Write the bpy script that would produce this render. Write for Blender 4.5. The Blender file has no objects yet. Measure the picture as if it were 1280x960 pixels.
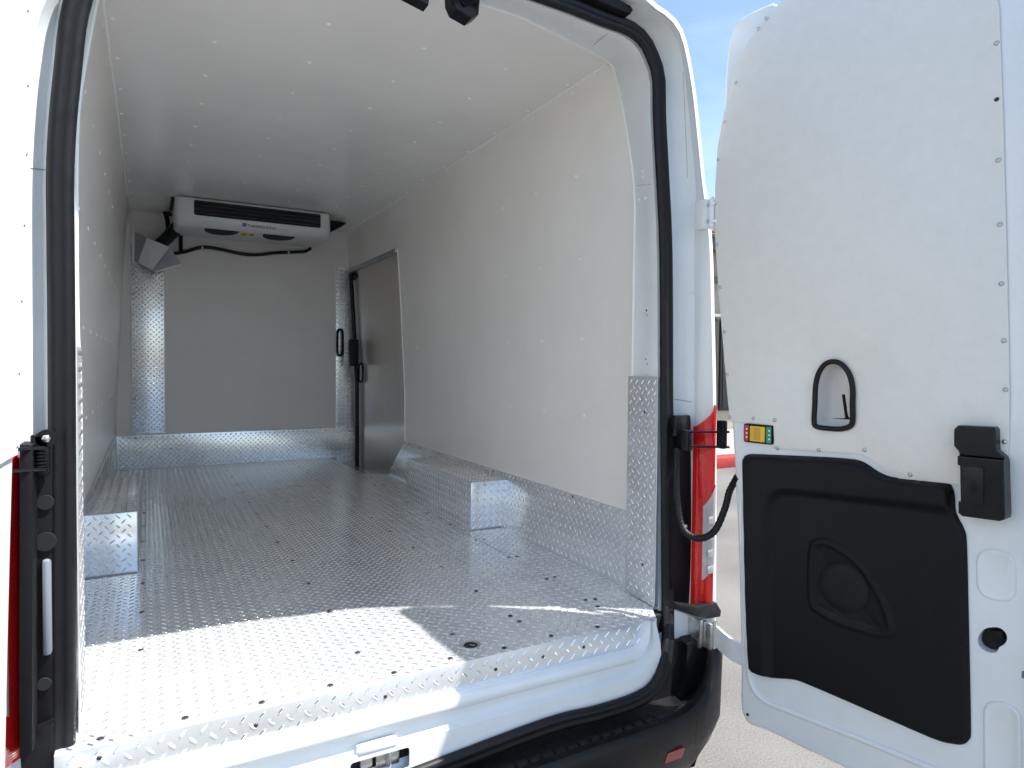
import bpy, bmesh, math, random
from mathutils import Vector, Matrix
random.seed(7)
SC = bpy.context.scene
COL = SC.collection
R = math.radians

# ------------------------------------------------------------------ camera
CAM = Vector((0, 0, 1.47)); FP = 826.2
ax_r = Vector((0.87617964, -0.48189565, 0.0092636))
ax_u = Vector((0.00598821, 0.03010192, 0.9995289))
ax_b = Vector((-0.48194748, -0.8757114, 0.02926038))
cd = bpy.data.cameras.new('camera'); cam = bpy.data.objects.new('camera', cd); COL.objects.link(cam)
m = Matrix.Identity(4)
for i, a in enumerate((ax_r, ax_u, ax_b)):
    for j in range(3): m[j][i] = a[j]
m.translation = CAM
cam.matrix_world = m
cd.sensor_width = 36; cd.lens = FP / 1280 * 36; cd.clip_start = .02; cd.clip_end = 3000
SC.camera = cam

# ------------------------------------------------------------------ sun and sky
S = Vector((.86, -.55, 1.82)).normalized()
el = math.asin(S.z)
sl = bpy.data.lights.new('sun', 'SUN'); sl.energy = 4.9; sl.angle = R(.5); sl.color = (1, .965, .91)
so = bpy.data.objects.new('sun', sl); COL.objects.link(so); so.location = (4, -3, 9)
so.rotation_euler = S.to_track_quat('Z', 'Y').to_euler()
W = bpy.data.worlds.new('World'); SC.world = W; W.use_nodes = True
nt = W.node_tree; bg = nt.nodes['Background']
sky = nt.nodes.new('ShaderNodeTexSky'); sky.sky_type = 'NISHITA'; sky.sun_disc = False
sky.sun_elevation = el; sky.sun_rotation = math.atan2(S.x, S.y)
sky.air_density = 1.0; sky.dust_density = .6; sky.ozone_density = 1.1
tc = nt.nodes.new('ShaderNodeTexCoord'); mp = nt.nodes.new('ShaderNodeMapping'); mp.inputs['Scale'].default_value = (1.2, 1.2, 4)
no = nt.nodes.new('ShaderNodeTexNoise'); no.inputs['Scale'].default_value = 2.2; no.inputs['Detail'].default_value = 7; no.inputs['Distortion'].default_value = .6
cr = nt.nodes.new('ShaderNodeValToRGB'); cr.color_ramp.elements[0].position = .45; cr.color_ramp.elements[1].position = .85
cr.color_ramp.elements[1].color = (.20, .20, .20, 1)
mx = nt.nodes.new('ShaderNodeMix'); mx.data_type = 'RGBA'; mx.inputs[7].default_value = (9, 9.4, 10, 1)
L = nt.links.new
L(tc.outputs['Generated'], mp.inputs[0]); L(mp.outputs[0], no.inputs[0]); L(no.outputs[0], cr.inputs[0])
L(cr.outputs[0], mx.inputs[0]); L(sky.outputs[0], mx.inputs[6]); L(mx.outputs[2], bg.inputs[0])
bg.inputs[1].default_value = .13
SC.view_settings.view_transform = 'Standard'; SC.view_settings.look = 'None'
SC.view_settings.exposure = 1.02; SC.view_settings.gamma = 1
SC.cycles.max_bounces = 14; SC.cycles.diffuse_bounces = 9; SC.cycles.glossy_bounces = 6
SC.cycles.sample_clamp_indirect = 12; SC.cycles.blur_glossy = .6

# ------------------------------------------------------------------ helpers
def hit(px, py, axis, val):
    """point of the world plane (axis = val) behind a picture position"""
    d = ax_r * (px - 640) - ax_u * (py - 480) - ax_b * FP
    return CAM + d * ((val - CAM[axis]) / d[axis])

def mat(name, col, rough=.5, metal=0, noise=None, bump=None, spec=.5, coat=0, scale_obj=True, extra=None):
    M = bpy.data.materials.new(name); M.use_nodes = True
    n = M.node_tree.nodes; l = M.node_tree.links.new; b = n['Principled BSDF']
    b.inputs['Base Color'].default_value = (*col, 1); b.inputs['Roughness'].default_value = rough
    b.inputs['Metallic'].default_value = metal; b.inputs['Specular IOR Level'].default_value = spec
    b.inputs['Coat Weight'].default_value = coat; b.inputs['Coat Roughness'].default_value = .08
    t = n.new('ShaderNodeTexCoord')
    if noise:      # (scale, amount, stretch) soft mottling of the colour and gloss
        sc, am, st = noise
        mpn = n.new('ShaderNodeMapping'); mpn.inputs['Scale'].default_value = st
        nz = n.new('ShaderNodeTexNoise'); nz.inputs['Scale'].default_value = sc; nz.inputs['Detail'].default_value = 6
        nz.inputs['Roughness'].default_value = .62
        mr = n.new('ShaderNodeMapRange'); mr.inputs[1].default_value = .3; mr.inputs[2].default_value = .7
        mr.inputs[3].default_value = 1 - am; mr.inputs[4].default_value = 1 + am * .6
        hs = n.new('ShaderNodeHueSaturation'); hs.inputs['Color'].default_value = (*col, 1)
        l(t.outputs['Object'], mpn.inputs[0]); l(mpn.outputs[0], nz.inputs['Vector']); l(nz.outputs[0], mr.inputs[0])
        l(mr.outputs[0], hs.inputs['Value']); l(hs.outputs[0], b.inputs['Base Color'])
        m2 = n.new('ShaderNodeMapRange'); m2.inputs[1].default_value = .3; m2.inputs[2].default_value = .7
        m2.inputs[3].default_value = max(.02, rough * (1 - am)); m2.inputs[4].default_value = min(1, rough * (1 + am * 1.5))
        l(nz.outputs[0], m2.inputs[0]); l(m2.outputs[0], b.inputs['Roughness'])
    if bump:       # (scale, strength, distance, stretch)
        sc, stg, dist, st = bump
        mpb = n.new('ShaderNodeMapping'); mpb.inputs['Scale'].default_value = st
        nb = n.new('ShaderNodeTexNoise'); nb.inputs['Scale'].default_value = sc; nb.inputs['Detail'].default_value = 3
        bp = n.new('ShaderNodeBump'); bp.inputs['Strength'].default_value = stg; bp.inputs['Distance'].default_value = dist
        l(t.outputs['Object'], mpb.inputs[0]); l(mpb.outputs[0], nb.inputs['Vector'])
        l(nb.outputs[0], bp.inputs['Height']); l(bp.outputs[0], b.inputs['Normal'])
    if extra: extra(M, n, l, b, t)
    return M

M_paint = mat('white_paint', (.78, .80, .81), .22, noise=(3, .03, (1, 1, 1)), coat=.5)
M_paint_in = mat('white_paint_jamb', (.80, .83, .84), .3, noise=(5, .06, (1, 1, 1)), coat=.3)
M_liner = mat('liner_board', (.86, .83, .785), .34, noise=(2.2, .05, (1, 1, 1)), bump=(260, .10, .002, (1, 1, 1)), spec=.55)
M_ceil = mat('ceiling_board', (.82, .80, .77), .22, noise=(1.6, .05, (1, 1, 1)), bump=(5, .12, .02, (1, 1, 1)), spec=.6)
M_door_liner = mat('door_liner_board', (.80, .785, .735), .5, noise=(30, .03, (1, 1, 1)), bump=(320, .25, .002, (1, 1, 1)))
M_bulk = mat('bulkhead_board', (.74, .715, .69), .4, noise=(2.2, .05, (1, 1, 1)), bump=(260, .10, .002, (1, 1, 1)))
M_slide = mat('sliding_door_board', (.60, .56, .52), .3, metal=.45, noise=(2, .08, (1, 1, .4)), bump=(4, .2, .03, (1, 1, .4)))
M_alu = mat('aluminium_tread', (.86, .885, .91), .22, metal=.62, noise=(7, .10, (1, 1, 1)), bump=(90, .10, .002, (1, 1, 1)))
M_lug = mat('aluminium_lug', (.96, .97, .98), .2, metal=.9, noise=(40, .10, (1, 1, 1)))
M_alu_s = mat('aluminium_smooth', (.66, .68, .69), .32, metal=.85, noise=(10, .12, (1, 8, 1)))
M_galv = mat('galvanised_steel', (.45, .47, .48), .4, metal=.8, noise=(20, .15, (1, 1, 1)))
M_trim = mat('aluminium_edge', (.88, .90, .89), .35)
M_rivet = mat('white_rivet', (.93, .93, .91), .3)
M_rub = mat('black_rubber', (.007, .007, .009), .42, noise=(30, .2, (1, 1, 1)), spec=.3)
M_blk = mat('black_plastic', (.005, .005, .007), .5, noise=(25, .15, (1, 1, 1)), spec=.22, bump=(500, .3, .001, (1, 1, 1)))
M_bump = mat('bumper_plastic', (.007, .007, .009), .42, noise=(14, .2, (1, 1, 1)), spec=.3, bump=(450, .35, .001, (1, 1, 1)))
M_blk_g = mat('black_gloss_plastic', (.005, .006, .009), .3, noise=(20, .15, (1, 1, 1)), spec=.3)
M_slat = mat('dark_grey_plastic', (.05, .052, .055), .4)
M_dark = mat('dark_cavity', (.01, .01, .012), .8)  # near-black: stands for shade inside openings, also colours the underbody blocks
M_screw = mat('dark_screw', (.05, .05, .055), .45, metal=.6)
M_chrome = mat('zinc_steel', (.62, .63, .62), .3, metal=.9, noise=(40, .2, (1, 1, 1)))
M_unit = mat('unit_casing', (.70, .71, .70), .35, noise=(6, .04, (1, 1, 1)))
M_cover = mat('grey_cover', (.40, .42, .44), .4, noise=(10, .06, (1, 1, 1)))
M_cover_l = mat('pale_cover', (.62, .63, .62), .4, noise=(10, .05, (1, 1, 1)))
M_red = mat('red_paint_patch', (.55, .03, .025), .4)
M_green = mat('green_plastic', (.03, .30, .17), .35)
M_redp = mat('red_plastic', (.50, .04, .04), .35)
M_amber = mat('amber_plastic', (.82, .50, .03), .3, noise=(30, .08, (1, 1, 1)))
M_wprint = mat('white_print', (.85, .85, .85), .5)
M_blue = mat('blue_print', (.04, .20, .42), .4)
M_bprint = mat('black_print', (.02, .02, .025), .5)
M_yel = mat('yellow_print', (.80, .55, .05), .5)
M_seam = mat('sealant', (.30, .30, .29), .7)  # one grey for sealant beads and joint lines

def lens_mat(name, col, tr):
    def ex(M, n, l, b, t):
        b.inputs['Transmission Weight'].default_value = tr; b.inputs['IOR'].default_value = 1.45
        w = n.new('ShaderNodeTexWave'); w.wave_type = 'BANDS'; w.bands_direction = 'Z'; w.inputs['Scale'].default_value = 60
        bp = n.new('ShaderNodeBump'); bp.inputs['Strength'].default_value = .2; bp.inputs['Distance'].default_value = .003
        l(t.outputs['Object'], w.inputs['Vector']); l(w.outputs[1], bp.inputs['Height']); l(bp.outputs[0], b.inputs['Normal'])
    return mat(name, col, .06, extra=ex, spec=.7)
M_lens = lens_mat('red_lens', (.80, .012, .012), .25)
M_clear = lens_mat('clear_lens', (.72, .72, .72), .35)
M_refl = lens_mat('red_reflector', (.30, .02, .02), .0)

def grille_extra(M, n, l, b, t):
    sp = n.new('ShaderNodeSeparateXYZ'); l(t.outputs['Object'], sp.inputs[0])
    outs = []
    for k in (1, 2):
        mu = n.new('ShaderNodeMath'); mu.operation = 'MULTIPLY'; mu.inputs[1].default_value = 800
        sn = n.new('ShaderNodeMath'); sn.operation = 'SINE'
        l(sp.outputs[k], mu.inputs[0]); l(mu.outputs[0], sn.inputs[0]); outs.append(sn)
    mm = n.new('ShaderNodeMath'); mm.operation = 'MULTIPLY'; l(outs[0].outputs[0], mm.inputs[0]); l(outs[1].outputs[0], mm.inputs[1])
    r = n.new('ShaderNodeValToRGB'); r.color_ramp.elements[0].position = .05; r.color_ramp.elements[1].position = .45
    r.color_ramp.elements[0].color = (.016, .015, .014, 1); r.color_ramp.elements[1].color = (.003, .003, .003, 1)
    l(mm.outputs[0], r.inputs[0]); l(r.outputs[0], b.inputs['Base Color'])
M_grille = mat('perforated_grille', (.04, .04, .04), .6, spec=.2, extra=grille_extra)

def link(name, me, material, parent=None, loc=None):
    o = bpy.data.objects.new(name, me); COL.objects.link(o)
    if material and not me.materials: me.materials.append(material)
    if parent: o.parent = parent
    if loc: o.location = loc
    return o

def smooth_by_angle(me, ang=35):
    bm = bmesh.new(); bm.from_mesh(me)
    for f in bm.faces: f.smooth = True
    for e in bm.edges:
        if len(e.link_faces) == 2:
            e.smooth = e.calc_face_angle(0) < R(ang)
    bm.to_mesh(me); bm.free()

def fin(name, bm, material, parent=None, ang=35, mats=None):
    bmesh.ops.recalc_face_normals(bm, faces=bm.faces)
    me = bpy.data.meshes.new(name); bm.to_mesh(me); bm.free()
    if mats:
        for q in mats: me.materials.append(q)
    smooth_by_angle(me, ang)
    return link(name, me, material, parent)

ALLPARTS = []
def tag(o, label=None, cat=None, group=None, kind=None):
    if label: o['label'] = label
    if cat: o['category'] = cat
    if group: o['group'] = group
    if kind: o['kind'] = kind
    return o

def empty(name, loc, label, cat, group=None):
    o = bpy.data.objects.new(name, None); COL.objects.link(o); o.location = loc; o.empty_display_size = .1
    return tag(o, label, cat, group)

def bevel_all(bm, w, seg=2, faces=None, ang=20):
    es = [e for e in bm.edges if len(e.link_faces) == 2 and e.calc_face_angle(0) > R(ang)]
    if w > 0 and es:
        bmesh.ops.bevel(bm, geom=es, offset=w, segments=seg, affect='EDGES', profile=.5, clamp_overlap=True)

def box_bm(x0, x1, y0, y1, z0, z1, bev=0, bm=None):
    b = bmesh.new()
    bmesh.ops.create_cube(b, size=1)
    for v in b.verts:
        v.co = Vector(((x0 + x1) / 2 + v.co.x * (x1 - x0), (y0 + y1) / 2 + v.co.y * (y1 - y0), (z0 + z1) / 2 + v.co.z * (z1 - z0)))
    bevel_all(b, bev)
    if bm is None: return b
    me = bpy.data.meshes.new('tmp'); b.to_mesh(me); b.free(); bm.from_mesh(me); bpy.data.meshes.remove(me)
    return bm

def xf(bm, M4):
    bmesh.ops.transform(bm, matrix=M4, verts=bm.verts); return bm

def join(bm, other):
    me = bpy.data.meshes.new('tmp'); other.to_mesh(me); other.free(); bm.from_mesh(me); bpy.data.meshes.remove(me); return bm

def sstep(x): x = max(0, min(1, x)); return x * x * (3 - 2 * x)
class Frame:
    """plane frame: origin, in-plane axes u and v, n towards the viewer side"""
    def __init__(s, o, u, v, n=None):
        s.o = Vector(o); s.u = Vector(u).normalized(); s.v = Vector(v).normalized()
        s.n = Vector(n).normalized() if n else s.u.cross(s.v).normalized()
    def at(s, a, b, c=0): return s.o + s.u * a + s.v * b + s.n * c
    def pix(s, px, py):
        d = ax_r * (px - 640) - ax_u * (py - 480) - ax_b * FP
        t = (s.o - CAM).dot(s.n) / d.dot(s.n)
        P = CAM + d * t - s.o
        return (P.dot(s.u), P.dot(s.v))

def prism_bm(fr, outline, n0, n1, bev=0, holes=(), seg=2, bm=None):
    """solid with the given outline (u,v) between offsets n0 and n1 (n1 = viewer side); holes go right through"""
    b = bmesh.new(); edges = []
    for loop in [outline] + list(holes):
        vs = [b.verts.new(fr.at(p[0], p[1], n1)) for p in loop]
        for i in range(len(vs)): edges.append(b.edges.new((vs[i], vs[(i + 1) % len(vs)])))
    if holes:
        bmesh.ops.triangle_fill(b, use_beauty=True, use_dissolve=False, edges=edges)
    else:
        b.faces.new([v for v in b.verts])
    fs = list(b.faces)
    r = bmesh.ops.extrude_face_region(b, geom=fs)
    vs = [g for g in r['geom'] if isinstance(g, bmesh.types.BMVert)]
    bmesh.ops.translate(b, vec=fr.n * (n0 - n1), verts=vs)
    bmesh.ops.recalc_face_normals(b, faces=b.faces)
    if bev:
        es = [e for e in b.edges if len(e.link_faces) == 2 and e.calc_face_angle(0) > R(25)
              and all(abs((v.co - fr.o).dot(fr.n) - n1) < 1e-5 for v in e.verts)]
        bmesh.ops.bevel(b, geom=es, offset=bev, segments=seg, affect='EDGES', profile=.5, clamp_overlap=True)
    return b if bm is None else join(bm, b)

def crom(pts, n=6, closed=False):
    P = [Vector(p) for p in pts]; out = []
    N = len(P)
    for i in range(N if closed else N - 1):
        if closed: a, b, c, d = P[i - 1], P[i], P[(i + 1) % N], P[(i + 2) % N]
        else: a, b, c, d = P[max(i - 1, 0)], P[i], P[i + 1], P[min(i + 2, N - 1)]
        for k in range(n):
            t = k / n
            out.append(.5 * ((2 * b) + (c - a) * t + (2 * a - 5 * b + 4 * c - d) * t * t + (3 * b - a - 3 * c + d) * t ** 3))
    if not closed: out.append(P[-1])
    return out

def tube_bm(path, r, n=10, closed=False, ends=True, sect=None, ref=None, bm=None):
    """sweep a round (or given) section along a path"""
    b = bmesh.new(); P = [Vector(p) for p in path]; rings = []
    N = len(P); up = Vector(ref) if ref else None
    for i, p in enumerate(P):
        if closed: t = (P[(i + 1) % N] - P[i - 1])
        else: t = (P[min(i + 1, N - 1)] - P[max(i - 1, 0)])
        t.normalize()
        if ref: a = Vector(ref)
        else:
            if up is None: up = Vector((0, 0, 1)) if abs(t.z) < .9 else Vector((1, 0, 0))
            a = up
        s = t.cross(a).normalized(); q = s.cross(t).normalized()
        if not ref: up = q
        rr = r[i] if isinstance(r, (list, tuple)) else r
        if sect: ring = [b.verts.new(p + s * c[0] + q * c[1]) for c in sect]
        else: ring = [b.verts.new(p + (s * math.cos(2 * math.pi * k / n) + q * math.sin(2 * math.pi * k / n)) * rr) for k in range(n)]
        rings.append(ring)
    K = len(rings[0])
    for i in range(N if closed else N - 1):
        A, B = rings[i], rings[(i + 1) % N]
        for k in range(K): b.faces.new((A[k], A[(k + 1) % K], B[(k + 1) % K], B[k]))
    if not closed and ends:
        b.faces.new(rings[0]); b.faces.new(rings[-1][::-1])
    return b if bm is None else join(bm, b)

from mathutils.bvhtree import BVHTree
_bv = {}
def surf(px, py, obj, off=.0006):
    """point and normal where a line of sight meets an object already built"""
    if obj.name not in _bv:
        me = obj.data; _bv[obj.name] = BVHTree.FromPolygons([v.co for v in me.vertices], [p.vertices for p in me.polygons])
    d = (ax_r * (px - 640) - ax_u * (py - 480) - ax_b * FP).normalized()
    loc, nrm, _, _ = _bv[obj.name].ray_cast(CAM, d)
    if loc is None: return None, None
    if nrm.dot(d) > 0: nrm = -nrm
    return loc + nrm * off, nrm

def disc_mesh(name, r, h, n=8, material=None, dome=.6):
    """a small domed head lying on z=0 that looks along +z"""
    b = bmesh.new()
    rings = [(r, 0), (r * .85, h * .55), (r * .45, h)]
    R_ = [[b.verts.new((rr * math.cos(2 * math.pi * k / n), rr * math.sin(2 * math.pi * k / n), z)) for k in range(n)] for rr, z in rings]
    for A, B in zip(R_, R_[1:]):
        for k in range(n): b.faces.new((A[k], A[(k + 1) % n], B[(k + 1) % n], B[k]))
    b.faces.new(R_[-1])
    me = bpy.data.meshes.new(name); b.to_mesh(me); b.free(); me.materials.append(material)
    for p in me.polygons: p.use_smooth = True
    return me

ME_RIVET = disc_mesh('rivet', .0076, .0032, 8, M_rivet)
ME_SCREW = disc_mesh('screw', .0075, .0018, 8, M_screw)
ME_BOLT = disc_mesh('bolt', .006, .004, 6, M_chrome)
ME_TINY = disc_mesh('tiny_screw', .0036, .002, 8, M_galv)
ME_SCREW_S = disc_mesh('small_screw', .005, .0025, 8, M_screw)
def stud(name, me, P, n, parent):
    o = bpy.data.objects.new(name, me); COL.objects.link(o); o.parent = parent
    o.location = P; o.rotation_euler = Vector(n).to_track_quat('Z', 'Y').to_euler()
    return o

def inside(p, poly):
    x, y = p; c = False; n = len(poly)
    for i in range(n):
        x1, y1 = poly[i]; x2, y2 = poly[i - 1]
        if (y1 > y) != (y2 > y) and x < (x2 - x1) * (y - y1) / (y2 - y1) + x1: c = not c
    return c

def lugs(fr, poly, parent, pitch=.0350, length=.0235, width=.0062, h=.0021, off=.0, skip=None, warp=None, label=None):
    """raised tread bars at alternating 45 degrees, real relief on the plate"""
    xs = [p[0] for p in poly]; ys = [p[1] for p in poly]
    V = []; F = []
    c45 = math.sqrt(.5)
    a0 = math.floor(min(xs) / pitch); a1 = math.ceil(max(xs) / pitch)
    b0 = math.floor(min(ys) / pitch); b1 = math.ceil(max(ys) / pitch)
    for i in range(a0, a1 + 1):
        for j in range(b0, b1 + 1):
            for k in (0, 1):
                cx = (i + .5 * k) * pitch; cy = (j + .5 * k) * pitch
                dx, dy = (c45, c45) if k else (c45, -c45)
                hl = length / 2
                if not all(inside((cx + s * dx * hl, cy + s * dy * hl), poly) for s in (-1, 0, 1)): continue
                if skip and skip(cx, cy): continue
                bs = len(V)
                ex, ey = -dy, dx
                for (s, w_, z) in ((-1, 0, 0), (-.45, 1, 0), (.45, 1, 0), (1, 0, 0), (.45, -1, 0), (-.45, -1, 0), (-.55, 0, 1), (.55, 0, 1)):
                    u = cx + dx * hl * s + ex * width / 2 * w_; v = cy + dy * hl * s + ey * width / 2 * w_
                    q = fr.at(u, v, off + h * z + (.0 if z else -.0002))
                    if warp: q = warp(u, v, off + h * z)
                    V.append(q)
                F += [(bs, bs + 5, bs + 6), (bs, bs + 6, bs + 1), (bs + 1, bs + 6, bs + 7, bs + 2), (bs + 2, bs + 7, bs + 3),
                      (bs + 3, bs + 7, bs + 4), (bs + 4, bs + 7, bs + 6, bs + 5)]
    me = bpy.data.meshes.new('tread_lugs'); me.from_pydata(V, [], F); me.materials.append(M_lug)
    me.update()
    bm = bmesh.new(); bm.from_mesh(me); 
    nrm = fr.n
    flip = [f for f in bm.faces if f.normal.dot(nrm) < 0]
    bmesh.ops.reverse_faces(bm, faces=flip); bm.to_mesh(me); bm.free()
    o = link('tread_lugs', me, M_lug, parent); o['kind'] = 'stuff'
    return o

def plate(name, fr, poly, t, parent, material=None, bev=.0012, do_lugs=True, **kw):
    o = fin(name, prism_bm(fr, poly, -t, 0, bev), material or M_alu, parent)
    if do_lugs: lugs(fr, poly, o, **kw)
    return o

# ------------------------------------------------------------------ ground and sky dome is the world
def ground_extra(M, n, l, b, t):
    v = n.new('ShaderNodeTexNoise'); v.inputs['Scale'].default_value = 120; v.inputs['Detail'].default_value = 8; v.inputs['Roughness'].default_value = .75
    v2 = n.new('ShaderNodeTexNoise'); v2.inputs['Scale'].default_value = 1.1; v2.inputs['Detail'].default_value = 5
    r = n.new('ShaderNodeValToRGB'); r.color_ramp.elements[0].position = .36; r.color_ramp.elements[1].position = .62
    r.color_ramp.elements[0].color = (.07, .067, .062, 1); r.color_ramp.elements[1].color = (.205, .196, .18, 1)
    ad = n.new('ShaderNodeMix'); ad.data_type = 'FLOAT'; ad.inputs[0].default_value = .3
    l(t.outputs['Object'], v.inputs['Vector']); l(t.outputs['Object'], v2.inputs['Vector'])
    l(v.outputs[0], ad.inputs[2]); l(v2.outputs[0], ad.inputs[3]); l(ad.outputs[0], r.inputs[0]); l(r.outputs[0], b.inputs['Base Color'])
    bp = n.new('ShaderNodeBump'); bp.inputs['Strength'].default_value = .6; bp.inputs['Distance'].default_value = .006
    l(v.outputs[0], bp.inputs['Height']); l(bp.outputs[0], b.inputs['Normal'])
M_ground = mat('worn_pavement', (.4, .39, .37), .9, extra=ground_extra)
me = bpy.data.meshes.new('ground'); me.from_pydata([(-600, -600, 0), (600, -600, 0), (600, 600, 0), (-600, 600, 0)], [], [(0, 1, 2, 3)])
tag(link('ground', me, M_ground), kind='structure')
M_side = mat('sidewalk_concrete', (.33, .32, .30), .85, noise=(12, .15, (1, 1, 1)), bump=(200, .3, .003, (1, 1, 1)))
M_kerbred = mat('red_kerb_paint', (.42, .045, .035), .6, noise=(18, .3, (1, 1, 1)))
tag(fin('sidewalk', box_bm(2.5, 30, 7.1, 9.99, -.05, .15), M_side), kind='structure')
kb = box_bm(2.5, 30, 6.86, 7.095, -.05, .16, .02)
tag(fin('kerb', kb, M_kerbred), kind='structure')

# shop building seen through the gap beside the open door
M_stucco = mat('tan_stucco', (.40, .35, .28), .85, noise=(9, .12, (1, 1, 1)), bump=(60, .5, .006, (1, 1, 1)))
M_fascia = mat('fascia_board', (.10, .12, .14), .6, noise=(6, .2, (1, 6, 1)))
M_tile = mat('roof_tile_clay', (.26, .19, .14), .8, noise=(5, .4, (1, 1, 1)))
M_glass = mat('shop_glass', (.012, .015, .018), .06, noise=(2, .2, (1, 1, 1)), spec=.8)
M_frame = mat('dark_window_frame', (.03, .032, .036), .4, metal=.4)
bld = empty('shop_building', (14, 10, 0), 'tan shop building with dark front windows and tiled roof behind the van', 'building')
def bl(o): o.location = -Vector((14, 10, 0)) + o.location; return o
def bpart(name, bm, material, par=None):
    o = fin(name, bm, material); 
    if par is None: o.parent = bld; o.location = (-14, -10, 0)
    else: o.parent = par
    return o
wall = bpart('wall', box_bm(4, 28, 10, 16, 0, 3.82), M_stucco)
bpart('fascia', box_bm(3.6, 28.4, 9.55, 9.7, 3.78, 4.02, .01), M_fascia)
bpart('soffit', box_bm(3.6, 28.4, 9.72, 10.1, 3.83, 3.87), M_fascia)
bpart('beam', box_bm(4, 28, 9.85, 9.995, 3.2, 3.3, .01), M_fascia)
bpart('sill_course', box_bm(4, 28, 9.94, 9.997, 2.5, 2.56, .01), M_trim)
for k in range(12):
    x0 = 5 + k * 1.8
    w = bpart('window', box_bm(x0, x0 + 1.7, 9.93, 9.985, .55, 2.46, .01), M_frame)
    for q in range(2):
        bpart('pane', box_bm(x0 + .06 + q * .82, x0 + .82 + q * .82, 9.915, 9.932, .62, 2.4), M_glass, w)
tl = bmesh.new(); sec = [(.0, 0), (.03, .045), (.075, .06), (.12, .045), (.15, 0)]
roof = bpart('roof', box_bm(3.5, 28.5, 9.5, 16.3, 4.02, 4.06), M_tile)
nt_ = 0
tile_me = None
for row in range(3):
    for k in range(99):
        x = 3.7 + k * .249 + random.uniform(-.01, .01); y0 = 9.42 + row * .36; z0 = 4.07 + row * .1
        if tile_me is None:
            b = bmesh.new(); ra = []
            for yy, zz, s in ((0, 0, 1), (.42, .09, .85)):
                ra.append([b.verts.new(((-.122 + .244 * q / 6) * s, yy, zz + .09 * math.sin(math.pi * q / 6) * s)) for q in range(7)])
            for q in range(6): b.faces.new((ra[0][q], ra[0][q + 1], ra[1][q + 1], ra[1][q]))
            b.faces.new(ra[0])
            tile_me = bpy.data.meshes.new('tile'); b.to_mesh(tile_me); b.free(); tile_me.materials.append(M_tile)
        o = bpy.data.objects.new('tile', tile_me); COL.objects.link(o); o.parent = roof
        o.location = (x, y0, z0 + random.uniform(-.01, .01)); o.rotation_euler = (0, random.uniform(-.05, .05), random.uniform(-.04, .04))

# ------------------------------------------------------------------ the van
VO = Vector((0, 0, 0))
van = empty('cargo_van', (0, 0, 0), 'white refrigerated cargo van with rear doors open, lined in grey board and tread plate', 'van')
FZ = .70
CEIL = 2.53
def interp(x, tab):
    tab = sorted(tab)
    if x <= tab[0][0]: return tab[0][1]
    for (a, va), (b, vb) in zip(tab, tab[1:]):
        if x <= b: return va + (vb - va) * (x - a) / (b - a)
    return tab[-1][1]
RW = [(.6, 1.452), (.7, 1.455), (.95, 1.497), (1.28, 1.495), (1.57, 1.48), (1.88, 1.463), (2.19, 1.442), (2.53, 1.422)]
LW = [(.6, -.205), (.95, -.205), (1.3, -.19), (1.58, -.175), (1.93, -.158), (2.4, -.132), (2.53, -.112)]
rw = lambda z: interp(z, RW); lw = lambda z: interp(z, LW)

# --- floor
floor_poly = [(-.21, 1.60), (1.46, 1.60), (1.46, 4.43), (1.31, 4.47), (1.29, 5.30), (1.29, 5.40), (-.21, 5.40)]
FF = Frame((0, 0, FZ), (1, 0, 0), (0, 1, 0))
floor_p = fin('floor_plate', prism_bm(FF, floor_poly, -.004, 0, 0), M_alu, van)
lugs(FF, floor_poly, floor_p, skip=lambda x, y: abs(x - 1.268) < .006 or (y < 1.78 and x < 1.40))
fin('floor_base', box_bm(-.25, 1.28, 1.56, 5.5, .56, .694), M_dark, van)
fin('floor_base', box_bm(1.281, 1.47, 1.56, 4.42, .56, .694), M_dark, van)
seam = fin('floor_seam', box_bm(1.2665, 1.2695, 1.75, 4.3, FZ - .001, FZ + .0008), M_seam, floor_p)
F2 = Frame((0, 0, FZ + .003), (1, 0, 0), (0, 1, 0))
strip_poly = [(-.165, 1.531), (1.352, 1.531), (1.395, 1.60), (1.41, 1.765), (-.165, 1.765)]
strip = plate('rear_floor_strip', F2, strip_poly, .003, van, bev=0)
for x0, ys in ((-.023, [2.0 + .303 * k for k in range(11)]), (.484, [2.04 + .2 * 0 + .302 * k for k in range(11)]), (.971, [2.003 + .301 * k for k in range(11)])):
    for y in ys:
        stud('floor_screw', ME_SCREW, (x0 + random.uniform(-.003, .003), y, FZ + .0008), (0, 0, 1), floor_p)
for (zx, zy) in [(220, 228), (255, 227), (275, 265), (318, 264), (352, 306), (392, 303), (432, 351), (537, 405), (650, 462), (780, 541), (820, 537), (945, 627), (985, 622), (1135, 735), (1175, 726)]:
    P = hit(400 + zx / 4, 540 + zy / 4, 2, FZ)
    stud('floor_screw', ME_SCREW, (P.x, P.y, FZ + .0008), (0, 0, 1), floor_p)
for (a, b_) in [(732, 750), (744, 749), (747, 758), (638, 770), (649, 777), (566, 793), (447, 816), (412, 763)]:
    P = hit(a, b_, 2, FZ + .003)
    stud('floor_screw', ME_SCREW, (P.x, P.y, FZ + .0038), (0, 0, 1), strip if P.y < 1.765 else floor_p)
for k in range(9):
    stud('floor_screw', ME_SCREW, (-.09 + k * .155, 1.556 + .008 * (k % 2), FZ + .0038), (0, 0, 1), strip)
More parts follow.
